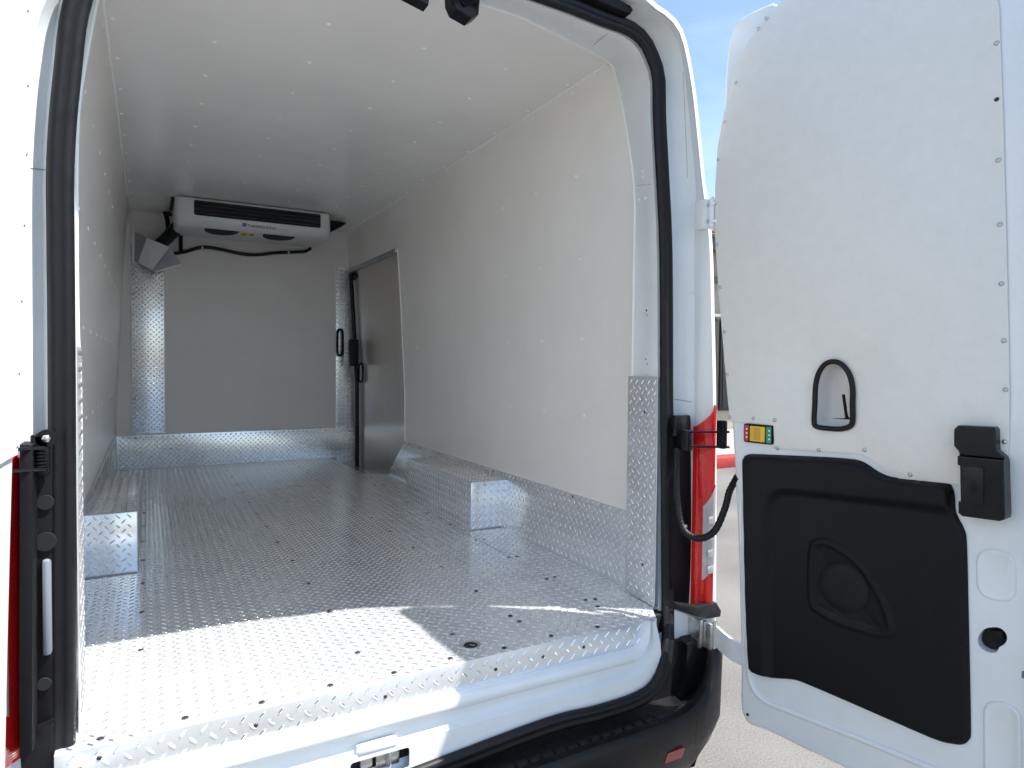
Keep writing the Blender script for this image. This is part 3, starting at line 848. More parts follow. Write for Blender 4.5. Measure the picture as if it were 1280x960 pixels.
# embossed pressings near the free edge
def roundpoly(pts, r, n=5):
    out = []; N = len(pts)
    for i in range(N):
        p0 = Vector(pts[i - 1]); p1 = Vector(pts[i]); p2 = Vector(pts[(i + 1) % N])
        a = p1 + (p0 - p1).normalized() * r; c = p1 + (p2 - p1).normalized() * r
        for k in range(n + 1):
            t = k / n; q = a * (1 - t) ** 2 + p1 * 2 * t * (1 - t) + c * t * t; out.append((q.x, q.y))
    return out
def emboss(px_list, steps, name='pressing'):
    o_ = roundpoly(dp(px_list), .034)
    return fin(name, ring_solid(FD, o_, steps), M_paint_in, door, ang=60)
emboss([(1220, 684), (1270, 690), (1271, 756), (1221, 746)], [(0, .0005), (.003, .0035), (.006, .0037), (.010, .0015)])
emboss([(1229, 873), (1277, 882), (1279, 1000), (1230, 985)], [(0, .0005), (.003, .0045), (.006, .0047), (.011, .0015)])
# lower ledge that runs under the trim panel
lp = dp([(945, 858), (985, 862), (1010, 872), (1100, 910), (1180, 945), (1230, 962)]); lq = dp([(938, 880), (975, 897), (1060, 932), (1150, 968), (1230, 1000)])
fin('pressed_ledge', tube_bm([FD.at(a, b_, .000) for a, b_ in [(p.x, p.y) for p in crom([(a, b_, 0) for a, b_ in dp([(932, 590), (930, 700), (934, 800), (938, 850), (955, 875), (990, 890), (1080, 925), (1160, 958), (1240, 990)])], 6)]], .008, 10), M_paint_in, door, ang=60)
# liner board
lin_px = [(914, 527), (911, 500), (905, 430), (899, 360), (895, 295), (895, 235), (898, 185), (904, 150), (912, 118), (921, 85), (938, 50), (965, 22), (985, 2)]
lin = dp([(968, 532), (940, 529)]) + dp(lin_px) + [(.24, 2.47), (.45, 2.50), (.62, 2.50)] + dp([(1250, 10), (1255, 150), (1259, 300), (1262, 430), (1263, 500), (1262, 560), (1258, 610), (1205, 606), (1125, 598), (1110, 590), (1098, 580), (1084, 570), (1070, 567), (1000, 563), (969, 560)])
lb = prism_bm(FD, lin, .0015, .0055, .001, holes=[cup])
lo = fin('liner_board', lb, M_door_liner, door)
# door liner rivets
for a, b_ in [(907, 153), (899, 200), (897, 255), (898, 306), (902, 359), (907, 415), (911, 468), (914, 521), (943, 523), (970, 525), (973, 560), (1025, 562), (1082, 562), (1139, 593), (1247, 55), (1247, 125), (1249, 201), (1251, 281), (1253, 355), (1256, 426), (1258, 487), (1257, 552), (921, 104), (949, 37), (959, 24)]:
    u, v = FD.pix(a, b_); stud('rivet', ME_SCREW_S if (a, b_) == (1247, 125) else ME_BOLT, FD.at(u, v, .0056), tuple(FD.n), door)
# pull cup with rubber edging and rod
b = ring_solid(FD, cup, [(-.001, .0065), (.004, -.004), (.008, -.030), (.013, -.040), (.022, -.044)])
fin('pull_cup', b, mat('cup_plastic', (.70, .69, .66), .4, noise=(30, .06, (1, 1, 1))), door, ang=60)
fin('cup_edging', tube_bm([FD.at(a, b_, .010) for a, b_ in cup], .0068, 10, closed=True, ref=tuple(FD.n)), M_rub, door, ang=80)
u0, v0 = FD.pix(1057, 523); u1, v1 = FD.pix(1054, 493)
b = tube_bm([FD.at(u0, v0, -.012), FD.at(u0 - .001, v0 + .006, -.006), FD.at(u1, v1, -.001)], .0038, 8)
tube_bm([FD.at(u0, v0 - .002, -.012), FD.at(u0, v0 + .001, -.012)], .009, 10, bm=b)
fin('release_rod', b, M_blk, door)
# lock switch
def rect_px(a0, b0, a1, b1):
    p = dp([(a0, b0), (a1, b0), (a1, b1), (a0, b1)]); us = [q[0] for q in p]; vs = [q[1] for q in p]
    return (min(us), max(us), (p[2][1] + p[3][1]) / 2, (p[0][1] + p[1][1]) / 2)
u0, u1, v0, v1 = rect_px(932, 530.5, 967.5, 554)
fin('lock_switch', prism_bm(FD, rrect(u0, u1, v0, v1, .006), .001, .010, .002), M_blk, door)
w = u1 - u0
fin('lock_mark', prism_bm(FD, rrect(u0 + .003, u0 + w * .18, v0 + .004, v1 - .004, .002), .009, .0105), M_redp, door)
fin('unlock_mark', prism_bm(FD, rrect(u0 + w * .80, u1 - .003, v0 + .004, v1 - .004, .002), .009, .0105), M_green, door)
fin('lock_slider', prism_bm(FD, rrect(u0 + w * .24, u0 + w * .76, v0 + .005, v1 - .005, .002), .006, .0135, .002), M_amber, door)
fin('slider_notch', prism_bm(FD, rrect(u0 + w * .38, u0 + w * .62, v0 + .009, v1 - .009, .002), .013, .0138), mat('amber_shade', (.62, .33, .03), .4), door)  # flat patch; the darker amber stands for shade in the notch
def text(name, s, size, fr, u, v, n, material, parent, rot=0, extr=.0003):
    c = bpy.data.curves.new(name, 'FONT'); c.body = s; c.size = size; c.align_x = 'CENTER'; c.align_y = 'CENTER'; c.extrude = extr
    o = bpy.data.objects.new('tmp_text', c); COL.objects.link(o)
    dg = bpy.context.evaluated_depsgraph_get(); me = bpy.data.meshes.new_from_object(o.evaluated_get(dg))
    bpy.data.objects.remove(o); me.name = name
    uu, vv = fr.u, fr.v
    c_, s_ = math.cos(rot), math.sin(rot)
    ur = uu * c_ + vv * s_; vr = -uu * s_ + vv * c_
    m4 = Matrix.Identity(4)
    for j in range(3): m4[j][0] = ur[j]; m4[j][1] = vr[j]; m4[j][2] = fr.n[j]
    m4.translation = fr.at(u, v, n); me.transform(m4); me.materials.clear(); me.materials.append(material)
    return link(name, me, material, parent)
for k, fv in enumerate((.28, .5, .72)):
    for uu_ in (u0 + w * .12, u0 + w * .90):
        fin('switch_print', prism_bm(FD, rrect(uu_ - .0022, uu_ + .0022, v0 + (v1 - v0) * fv - .0025, v0 + (v1 - v0) * fv + .0025, .001, 2), .0105, .0108), M_wprint, door)
# black lower trim
trim_px = [(931, 580), (932, 571), (938, 567.5), (960, 568), (1030, 571), (1068, 574), (1083, 579), (1098, 589), (1115, 596), (1140, 599), (1183, 604), (1191, 609), (1194, 620), (1195, 638), (1200, 650), (1206, 662), (1209, 680), (1211, 760), (1213, 850), (1214, 912), (1212, 924), (1204, 930), (1190, 929), (1165, 922), (1080, 885), (1010, 855), (992, 849), (965, 847), (948, 842), (940, 835), (938, 825), (935, 760), (933, 680)]
trim = [(p.x, p.y) for p in crom([(a, b_, 0) for a, b_ in dp(trim_px)], 3, closed=True)]
lpx = [(920, 560), (1200, 560), (1200, 643), (1150, 636), (1080, 628), (1030, 622), (990, 618), (976, 622), (969, 636), (967, 700), (968, 860), (920, 860)]
lpp = [(p.x, p.y) for p in crom([(a, b_, 0) for a, b_ in dp(lpx[2:11])], 4)] + dp([(968, 900), (900, 900), (900, 540), (1230, 540), (1230, 648)])
def seg_near(p, poly):
    best = (1e9, None)
    N = len(poly)
    for i in range(N):
        a = poly[i - 1]; c = poly[i]; dx, dy = c[0] - a[0], c[1] - a[1]; l2 = dx * dx + dy * dy
        t = 0 if l2 < 1e-12 else max(0, min(1, ((p[0] - a[0]) * dx + (p[1] - a[1]) * dy) / l2))
        q = (a[0] + dx * t, a[1] + dy * t); d = math.hypot(p[0] - q[0], p[1] - q[1])
        if d < best[0]: best = (d, q)
    return best
def sstep(x): x = max(0, min(1, x)); return x * x * (3 - 2 * x)
def relief(fr, poly, step, height):
    us = [p[0] for p in poly]; vs = [p[1] for p in poly]; b = bmesh.new(); G = {}; ins = {}
    nu = int((max(us) - min(us)) / step) + 3; nv = int((max(vs) - min(vs)) / step) + 3
    for i in range(nu):
        for j in range(nv):
            ins[i, j] = inside((min(us) + (i - 1) * step, min(vs) + (j - 1) * step), poly)
    def vert(i, j):
        if (i, j) not in G:
            p = (min(us) + (i - 1) * step, min(vs) + (j - 1) * step); d, q = seg_near(p, poly)
            if not ins[i, j] or d < step * .35: p = q; d = 0
            G[i, j] = b.verts.new(fr.at(p[0], p[1], height(p, d)))
        return G[i, j]
    for i in range(nu - 1):
        for j in range(nv - 1):
            if any(ins[a] for a in ((i, j), (i + 1, j), (i + 1, j + 1), (i, j + 1))):
                f = [vert(i, j), vert(i + 1, j), vert(i + 1, j + 1), vert(i, j + 1)]
                try: b.faces.new(f)
                except ValueError: pass
    bmesh.ops.remove_doubles(b, verts=b.verts, dist=1e-5)
    return b
def trim_h(p, d):
    h = .0035 + .008 * sstep(d / .006)
    e, q = seg_near(p, lpp); e = e if inside(p, lpp) else -e
    return h + .019 * sstep((e + .004) / .026) * sstep(d / .012)
b = relief(FD, trim, .0055, trim_h)
join(b, ring_solid(FD, trim, [(0, .001), (.0005, .0036)], cap=False))
trim_o = fin('trim_panel', b, M_blk, door, ang=70)
sp_px = [(1018, 683), (1024, 677), (1035, 676), (1055, 686), (1078, 704), (1095, 728), (1108, 752), (1116, 776), (1116, 788), (1108, 792), (1098, 791), (1056, 779), (1026, 763), (1017, 752), (1016, 716)]
spk = [(p.x, p.y) for p in crom([(a, b_, 0) for a, b_ in dp(sp_px)], 4, closed=True)]
b = ring_solid(FD, spk, [(-.010, .012), (-.003, .017), (.002, .019), (.006, .0185), (.010, .0135), (.016, .012)])
fin('speaker_surround', b, M_blk, door, ang=70)
cu, cv = FD.pix(1057, 733); ru = abs(FD.pix(1089, 733)[0] - FD.pix(1026, 733)[0]) / 2
b = bmesh.new(); prev = None; K = 36; R_ = []
for rr, nn in ((1, .0125), (.96, .0165), (.6, .0195), (.25, .021)):
    R_.append([b.verts.new(FD.at(cu + ru * rr * math.cos(2 * math.pi * k / K), cv + ru * rr * math.sin(2 * math.pi * k / K), nn)) for k in range(K)])
for A, B in zip(R_, R_[1:]):
    for k in range(K): b.faces.new((A[k], A[(k + 1) % K], B[(k + 1) % K], B[k]))
b.faces.new(R_[-1]); fin('speaker_grille', b, M_grille, door, ang=60)
# black latch handle block
up = dp([(1204, 531), (1248, 533), (1251, 536), (1252, 562), (1262, 570), (1262, 573), (1206, 568), (1205, 563), (1199, 556), (1199, 536)])
b = prism_bm(FD, up, .006, .034, .005, seg=3)
lw_ = dp([(1206, 568), (1263, 573), (1265, 640), (1264, 646), (1258, 648), (1212, 642), (1207, 638), (1207, 624), (1210, 624), (1209, 580), (1206, 579)])
prism_bm(FD, lw_, .004, .046, .004, seg=3, bm=b)
hp = fin('door_handle', b, M_blk_g, door, ang=14)
pr = dp([(1212, 580), (1239, 582), (1239, 628), (1212, 625)])
fin('handle_flap', prism_bm(FD, pr, .045, .0485, .0012), M_blk_g, door)
fin('pocket_back', prism_bm(FD, [(p[0], p[1]) for p in inset(hol, -.012)], -.029, -.026), M_dark, door)
b = prism_bm(FD, dp([(1238, 790), (1252, 789), (1254, 800), (1240, 802)]), -.02, -.004, .002); fin('pocket_clip', b, M_blk, door)
fin('buffer', tube_bm([FD.at(*FD.pix(935, 893), .000), FD.at(*FD.pix(935, 893), .004)], .004, 10), M_screw, door)
# free-edge return flange, catching the light
b = prism_bm(FD, [(uF - .03, zb + .05), (uF - .008, zb + .05), (uF - .008, 2.5), (uF - .03, 2.5)], 0, .022, .009, seg=3)
fin('edge_flange', b, M_paint, door, ang=60)

# ------------------------------------------------------------------ left rear door (mostly beyond the frame)
FL = Frame((-.2232, 1.44, 0), (-math.sin(R(3)), -math.cos(R(3)), 0), (.016, 0, 1), (math.cos(R(3)), -math.sin(R(3)), -.016))
uz = [(p[0], p[1]) for p in d_out]
b = prism_bm(FL, inset(uz, .010), -.03, 0, 0)
join(b, ring_solid(FL, uz, [(.012, -.001), (.004, -.003), (.0, -.008), (.0, -.040), (.008, -.046), (.03, -.050)]))
door2 = fin('rear_door', b, M_paint_in, van, ang=40); door2['label'] = 'left rear door, opened wide and sunlit, cut off by the picture edge'
lin2 = lin
fin('liner_board', prism_bm(FL, lin2, .0015, .0055, .001), M_door_liner, door2)
for a, b_ in [(907, 153), (899, 200), (897, 255), (898, 306), (902, 359), (907, 415), (911, 468), (914, 521), (1247, 125), (1249, 201), (1251, 281), (1253, 355), (1256, 426)]:
    u, v = FD.pix(a, b_); stud('rivet', ME_TINY, FL.at(u + .008, v, .0056), tuple(FL.n), door2)
fin('trim_panel', ring_solid(FL, [(a + .10, b_) for a, b_ in trim], [(0, .001), (0, .006), (.004, .011), (.010, .012)]), M_blk, door2, ang=70)

# ------------------------------------------------------------------ pillar hardware, right side
def quad_prism(ptsxz, y_front, depth, material, name, par, bev=.004, slant=0):
    fr = Frame((0, y_front, 0), (1, 0, 0), (0, 0, 1), (0, -1, 0))
    return fin(name, prism_bm(fr, ptsxz, -depth, 0, bev), material, par)
xz = lambda l, y: [(q.x, q.z) for q in [hit(a, b_, 1, y) for a, b_ in l]]
cav = quad_prism(xz([(838, 520), (868, 523), (870, 600), (870, 757), (838, 762)], 1.57), 1.57, .02, M_blk, 'lamp_housing', van)
# tail lamp: faceted body
def lamp(sgn, xs, ys, zs_split, parent, label):
    """xs inner/outer, built as a swept curved column with a red and a clear band"""
    x_in, x_out = xs; y_in, y_out = ys
    def column(z0i, z0o, z1i, z1o, material, name, par, grow=0, nz=6, s0=0.0):
        b = bmesh.new(); rows = []
        for i in range(nz + 1):
            t = i / nz; row = []
            for k in range(9):
                s = s0 + (1 - s0) * k / 8
                x = x_in + (x_out - x_in) * s
                y = y_in + (y_out - y_in) * s - .014 * math.sin(math.pi * s) + grow
                sk = (s - s0) / (1 - s0)
                z = (z0i + (z0o - z0i) * sk) * (1 - t) + (z1i + (z1o - z1i) * sk) * t
                row.append(b.verts.new((x, y, z)))
            row.append(b.verts.new((x_out + .012 * sgn, y_out + .03 + grow, row[-1].co.z)))
            row.append(b.verts.new((x_out + .03 * sgn, y_out + .12, row[-2].co.z)))
            row.insert(0, b.verts.new((row[0].co.x, row[0].co.y + (.010 if s0 == 0 else .004), row[0].co.z)))
            rows.append(row)
        for A, B in zip(rows, rows[1:]):
            for k in range(len(A) - 1): b.faces.new((A[k], A[k + 1], B[k + 1], B[k]))
        return fin(name, b, material, par, ang=50)
    (bi, bo), (c0i, c0o), (c1i, c1o), (ti, to) = zs_split
    o = column(bi, bo, ti, to, M_lens, 'tail_lamp', parent)
    o['label'] = label
    column(c0i, c0o, c1i, c1o, M_clear, 'clear_lens', o, grow=-.004, s0=.3)
    for q in range(4):
        zc = c0i + (c1i - c0i) * (.16 + .22 * q)
        xc = x_in + (x_out - x_in) * .62; yc = y_in + (y_out - y_in) * .62
        fin('lamp_reflector', box_bm(xc - .013, xc + .013, yc - .022, yc - .0195, zc - .012, zc + .012, .0008), M_chrome, o)
    return o
li = lambda y: hit(868, y, 1, 1.545).z
lo_ = lambda y: hit(893, y, 1, 1.49).z
xi = hit(868.5, 600, 1, 1.545).x; xo = hit(894.5, 600, 1, 1.49).x
lamp(1, (xi, xo), (1.545, 1.492), ((li(757), lo_(752)), (li(722), lo_(703)), (li(630), lo_(606)), (li(533), lo_(506))), van, 'red right tail lamp with a clear band low down')
# arm straps, hinge bodies, cable hose
b = tube_bm([hit(858, 540, 1, 1.52), hit(884, 540, 1, 1.47), hit(912, 540, 1, 1.42)], .0035, 8)
tube_bm([hit(858, 557.5, 1, 1.52), hit(884, 558.5, 1, 1.47), hit(912, 559, 1, 1.42)], .0035, 8, bm=b)
q = hit(857, 550, 1, 1.53); box_bm(q.x - .012, q.x + .012, 1.51, 1.56, q.z - .032, q.z + .032, .004, b)
q = hit(852, 541, 1, 1.55); box_bm(q.x - .03, q.x + .035, 1.545, 1.57, q.z - .012, q.z + .055, .006, b)
fin('check_strap', b, M_blk_g, van)
b = box_bm(0, 0.001, 0, .001, 0, .001)
q = hit(907, 545, 1, 1.42); b = box_bm(q.x - .004, q.x + .014, 1.425, 1.455, q.z - .040, q.z + .045, .004)
fin('strap_bracket', b, M_blk, van)
hose = crom([hit(846, 560, 1, 1.55), hit(845, 600, 1, 1.545), hit(848, 640, 1, 1.53), hit(856, 664, 1, 1.50), hit(874, 673, 1, 1.46), hit(893, 664, 1, 1.43), hit(906, 636, 1, 1.42), hit(912, 614, 1, 1.415), FD.at(*FD.pix(921, 596), -.004)], 14)
rads = [.0105 + .0008 * math.sin(i * 2.2) for i in range(len(hose))]
fin('cable_hose', tube_bm(hose, rads, 10), M_rub, van, ang=60)
stud('hose_clip', ME_BOLT, hit(857, 658, 1, 1.48), (-.3, -1, 0), van)
# upper hinge
def hinge(pa, pb, name='hinge'):
    a = hit(*pa, 1, 1.50); c = FD.at(*FD.pix(*pb), -.01)
    b = box_bm(a.x - .012, a.x + .02, 1.485, 1.53, a.z - .045, a.z + .045, .006)
    tube_bm([(a.x + .012, 1.478, a.z - .042), (a.x + .012, 1.478, a.z + .042)], .011, 12, bm=b)
    tube_bm([(a.x + .012, 1.478, a.z - .05), (a.x + .012, 1.478, a.z + .05)], .005, 8, bm=b)
    for dz in (-.026, .026):
        tube_bm([(a.x + .01, 1.475, a.z + dz), ((a.x + c.x) / 2 + .012, 1.445, a.z + dz), (c.x + .01, c.y + .01, a.z + dz)], 1, sect=[(-.011, -.004), (.011, -.004), (.011, .004), (-.011, .004)], bm=b)
    box_bm(c.x, c.x + .02, c.y - .03, c.y + .03, a.z - .042, a.z + .042, .004, b)
    o = fin(name, b, M_paint, van)
    for dz in (-.025, .025): stud('hinge_bolt', ME_BOLT, (a.x - .002, 1.484, a.z + dz), (0, -1, 0), o)
    return o
hinge((880, 268), (900, 268))
a = hit(884, 791, 1, 1.50)
b = box_bm(a.x - .016, a.x - .004, 1.47, 1.53, a.z - .042, a.z + .040, .003)
tube_bm([(a.x + .004, 1.472, a.z - .045), (a.x + .004, 1.472, a.z + .045)], .009, 12, bm=b)
box_bm(a.x - .03, a.x - .017, 1.50, 1.56, a.z - .045, a.z + .045, .003, b)
hl_ = fin('hinge', b, M_chrome, van)
c = FD.at(.045, a.z, -.004)
b = tube_bm([(a.x + .006, 1.466, a.z), ((a.x + c.x) / 2 + .004, 1.43, a.z - .004), (c.x + .004, c.y, a.z - .008), (c.x + .008, c.y - .05, a.z - .010)], 1, sect=[(-.004, -.032), (.004, -.032), (.004, .032), (-.004, .032)])
bevel_all(b, .0015, 1)
fin('hinge_arm', b, M_paint, hl_)
for dz in (-.014, .014): stud('hinge_bolt', ME_BOLT, (a.x + .012, 1.458, a.z + dz), (-.4, -1, 0), hl_)
# bumper end cap under the lamp
pts = xz([(838, 752), (870, 757), (893, 752), (899, 762), (898, 770), (880, 773), (860, 767), (838, 758)], 1.50)
quad_prism(pts, 1.49, .025, M_bump, 'lamp_base_trim', van, .004)
pts = xz([(838, 760), (870, 772), (868, 800), (838, 797)], 1.56)
quad_prism(pts, 1.555, .02, M_paint_in, 'corner_panel', van, .002)

# ------------------------------------------------------------------ pillar hardware, left side
cavl = quad_prism(xz([(26, 560), (66, 556), (66, 905), (26, 930)], 1.57), 1.565, .02, M_blk, 'lamp_housing', van)
fin('housing_face', prism_bm(Frame((0, 1.497, 0), (1, 0, 0), (0, 0, 1), (0, -1, 0)), xz([(24, 556), (41, 556), (41, 940), (24, 950)], 1.497), -.06, 0, .004), M_blk, cavl)
for (a, b_, ww) in ((57, 628, .014), (57, 677, .018), (55, 855, .012)):
    q = hit(a, b_, 1, 1.563); fin('housing_port', tube_bm([(q.x, 1.566, q.z), (q.x, 1.560, q.z)], ww, 20), M_dark, cavl)
q0 = hit(52, 700, 1, 1.56); q1 = hit(65, 818, 1, 1.56)
fin('body_strip', box_bm(q0.x, q1.x, 1.553, 1.575, q1.z, q0.z, .006), mat('shaded_plastic', (.20, .23, .26), .45), cavl)  # white strip; its shade is put into this darker colour
zi = lambda y: hit(25, y, 1, 1.545).z
xi = hit(25.5, 700, 1, 1.545).x; xo = xi - .055
lamp(-1, (xi, xo), (1.545, 1.50), ((zi(946), zi(946)), (zi(885), zi(860)), (zi(740), zi(720)), (zi(566), zi(560))), van, 'red left tail lamp beside the open door edge')
b = tube_bm([hit(8, 563, 1, 1.46), hit(30, 561, 1, 1.49), hit(56, 560, 1, 1.52)], .0032, 8)
tube_bm([hit(8, 590, 1, 1.46), hit(30, 588, 1, 1.49), hit(56, 587, 1, 1.52)], .0032, 8, bm=b)
q = hit(50, 573, 1, 1.53)
for k in range(7):
    zz = q.z - .022 + k * .0065
    tube_bm([(q.x, 1.525, zz), (q.x, 1.525, zz + .003)], .0115, 12, bm=b)
box_bm(q.x - .016, q.x + .014, 1.535, 1.56, q.z - .035, q.z + .045, .004, b)
q = hit(58, 548, 1, 1.54); tube_bm([(q.x, 1.55, q.z), (q.x, 1.535, q.z)], .017, 18, bm=b)
cs = fin('check_strap', b, M_blk_g, van)
stud('strap_bolt', disc_mesh('bolt_big', .008, .005, 6, M_chrome), (q.x, 1.534, q.z), (0, -1, 0), cs)
q = hit(28, 569, 1, 1.53); stud('strap_bolt', disc_mesh('bolt_big', .009, .006, 6, M_chrome), (q.x, 1.53, q.z), (.3, -1, 0), cs)
pts = xz([(20, 945), (40, 915), (66, 905), (66, 960), (66, 1010), (10, 1010)], 1.54)
quad_prism(pts, 1.545, .05, M_bump, 'lamp_base_trim', van, .004)

# ------------------------------------------------------------------ bumper
plan = [(1.61, 2.1, .616), (1.585, 1.75, .616), (1.580, 1.58, .616), (1.573, 1.49, .614), (1.548, 1.449, .60), (1.492, 1.429, .51), (1.41, 1.42, .455), (1.32, 1.413, .445), (1.2, 1.408, .445), (.9, 1.403, .445), (.645, 1.40, .445)]
plan += [(1.29 - x, y, z) for x, y, z in plan[-2::-1]]
pl = crom(plan, 6)
b = bmesh.new(); R_ = []
for i, p in enumerate(pl):
    t = (pl[min(i + 1, len(pl) - 1)] - pl[max(i - 1, 0)]); t.z = 0; t.normalize(); n = Vector((t.y, -t.x, 0))
    if n.dot(Vector((CX, 2.4, 0)) - p) < 0: n = -n
    row = []; zt_b = p.z; lift = max(0, (zt_b - .43) / .18)
    prof_b = [(.13, .444), (.075, .444), (.055, .444 + (zt_b - .444) * .55), (.044, zt_b - .008), (.034, zt_b), (.012, zt_b), (.003, zt_b - .010), (0, zt_b - .03), (.001 + .003 * lift, .39), (.008 + .01 * lift, .352), (.022 + .014 * lift, .31), (.045 + .02 * lift, .26), (.08, .215), (.16, .20)]
    for d, z in prof_b:
        qv = p + n * d; row.append(b.verts.new((qv.x, qv.y, z)))
    R_.append(row)
for A, B in zip(R_, R_[1:]):
    for k in range(len(A) - 1): b.faces.new((A[k], A[k + 1], B[k + 1], B[k]))
bump = fin('bumper', b, M_bump, van, ang=40)
for k in range(34):
    x = .0 + k * .039
    fin('step_rib', box_bm(x, x + .006, 1.437, 1.49, .4436, .4452, .0006), M_bump, bump)
fin('corner_fill', prism_bm(Frame((0, 1.535, 0), (1, 0, 0), (0, 0, 1), (0, -1, 0)), xz([(836, 797), (860, 804), (875, 830), (880, 880), (860, 915), (770, 925), (790, 895), (815, 878), (830, 852), (836, 825)], 1.535), -.02, 0, .004), M_bump, bump)
fin('step_back', box_bm(-.2, 1.36, 1.50, 1.56, .40, .4435, .002), M_bump, bump)
# raised horns at both ends
def horn(sg):
    prof = [(1.462, .612), (1.475, .616), (1.55, .616), (1.566, .605), (1.575, .58), (1.572, .48), (1.565, .40), (1.40, .40), (1.40, .426), (1.425, .432), (1.445, .455), (1.456, .50), (1.460, .55)]
    b = bmesh.new(); R_ = []
    for y, f, dx in ((1.80, 1, -.02), (1.62, 1, -.02), (1.56, .99, -.022), (1.51, .97, -.03)):
        row = []
        for x, z in prof:
            xx = x + dx * (1 if x > 1.5 else .0)
            zz = .40 + (z - .40) * (f if z > .43 else 1)
            X = xx if sg > 0 else 1.29 - xx - .0
            row.append(b.verts.new((X, y, zz)))
        R_.append(row)
    N = len(prof)
    for A, B in zip(R_, R_[1:]):
        for k in range(N): b.faces.new((A[k], A[(k + 1) % N], B[(k + 1) % N], B[k]))
    b.faces.new(R_[0]); b.faces.new(R_[-1])
    bevel_all(b, .006, 2, ang=40)
    return fin('bumper_end', b, M_bump, bump, ang=50)
horn(1); horn(-1)
P1, n1 = surf(833, 949, bump, 0); P2, n2 = surf(852, 937, bump, 0); P3, n3 = surf(843, 943, bump, 0)
uu_ = Vector((P2.x - P1.x, P2.y - P1.y, 0)).normalized(); vv_ = n3.cross(uu_).normalized()
if vv_.z < 0: vv_ = -vv_
fin('reflector', prism_bm(Frame(P3, uu_, vv_, n3), rrect(-.034, .034, -.021, .019, .006), -.01, .0035, .002), M_refl, bump)
seam([(871, 893), (871, 905), (870, 918), (869, 930)], bump, bump, .0012, m_=M_dark)

# ------------------------------------------------------------------ header hardware
q = hit(585, 5, 1, 1.66)
FH = Frame((q.x, 1.66, q.z), (1, 0, 0), (0, 0, 1), (0, -1, 0))
hl = [(-.050, .05), (-.046, .0), (-.034, -.022), (.012, -.034), (.034, -.018), (.04, .05)]
b = prism_bm(FH, hl, -.05, .0, .005)
tube_bm([FH.at(-.012, .0, .0), FH.at(-.012, .0, .008)], .011, 14, bm=b); tube_bm([FH.at(.022, .004, .0), FH.at(.022, .004, .006)], .004, 8, bm=b)
fin('upper_latch', b, M_blk_g, van)
q = hit(528, -6, 1, 1.66)
b = prism_bm(Frame((q.x, 1.66, q.z), (1, 0, 0), (0, 0, 1), (0, -1, 0)), [(-.05, .05), (-.045, -.006), (.018, -.020), (.03, .05)], -.04, 0, .004)
fin('latch_cover', b, M_blk_g, van)
pts = xz([(700, -20), (735, -2), (770, 13), (786, 19), (789, 14), (786, 9), (755, -8), (715, -30)], 1.555)
quad_prism(pts, 1.545, .03, M_blk, 'header_stop', van, .003)

# ------------------------------------------------------------------ evaporator unit hanging from the ceiling
print('evap', [hit(a, b_, 1, 5.0) for a, b_ in [(218, 247), (415, 268), (412, 297), (222, 290), (245, 246), (405, 266)]])
EVx0, EVx1, EVy0, EVy1 = .03, 1.22, 4.60, 5.28
evu = empty('evaporator_unit', (.65, 4.9, 2.53), 'white slim cooling unit with black louvres hung from the far end of the ceiling', 'cooling unit')
E = []
def ep(name, bm, material, par=None, **k):
    o = fin(name, bm, material, None, **k)
    if par is None: o.parent = evu; o.location = (-.65, -4.9, -2.53)
    else: o.parent = par
    return o
# pixel reading of the front face on its own plane
EY = 4.72
e = lambda a, b_: hit(a, b_, 1, EY)
cs_ = [e(219, 249), e(414, 269), e(413, 297), e(222, 287)]
print('evap front', cs_)
x0, x1 = cs_[0].x, cs_[1].x; zt_, zb_ = 2.524, 2.346
FE = Frame((0, EY, 0), (1, 0, 0), (0, 0, 1), (0, -1, 0))
h = zt_ - zb_
prof = [(EY, zt_), (EY - .004, zt_ - .03), (EY, zt_ - .055), (EY + .02, zb_ + .07)]
# casing: cross section in (y,z), front slightly raked and underside sloping up to the back
sec = [(EY + .02, zt_), (EY + .004, zt_ - .008), (EY, zt_ - .018), (EY, zb_ + .042), (EY + .008, zb_ + .028), (EY + .045, zb_ + .004), (EY + .07, zb_), (EY + .46, zb_ + .004), (EY + .52, zb_ + .05), (EY + .55, zt_)]
b = bmesh.new(); R_ = []
for t, xx in ((0, x0), (1, x0 + .012), (2, x0 + .03), (3, x1 - .03), (4, x1 - .012), (5, x1)):
    f = {0: .035, 1: .012, 2: 0, 3: 0, 4: .012, 5: .035}[t]
    R_.append([b.verts.new((xx, y + (f if y < EY + .1 else -f * .5), z + (f * .6 if z < zb_ + .06 else 0))) for y, z in sec])
N = len(sec)
for A, B in zip(R_, R_[1:]):
    for k in range(N): b.faces.new((A[k], A[(k + 1) % N], B[(k + 1) % N], B[k]))
b.faces.new(R_[0]); b.faces.new(R_[-1])
ep('casing', b, M_unit, ang=50)
lx0 = e(242, 252).x; lx1 = e(401, 270).x
lz1 = zt_ - .017; lz0 = zb_ + .062
print('louvre', lx0, lx1, lz0, lz1, zt_, zb_)
lo2 = ep('louvre_opening', prism_bm(FE, rrect(lx0, lx1, lz0, lz1, .015), -.02, .003), M_dark)
fin('louvre_frame', ring_solid(FE, rrect(lx0 - .004, lx1 + .004, lz0 - .004, lz1 + .004, .018), [(0, .0), (.0, .006), (.004, .007), (.006, .004)], cap=False), M_unit, lo2)
ns = 4
for k in range(ns):
    zc = lz0 + (lz1 - lz0) * (k + .5) / ns
    b = tube_bm([(lx0 + .004, EY - .004, zc), (lx1 - .004, EY - .004, zc)], 1, sect=[(-.010, -.003), (.008, .004), (.008, .006), (-.010, -.001)])
    fin('louvre_slat', b, M_slat, lo2)
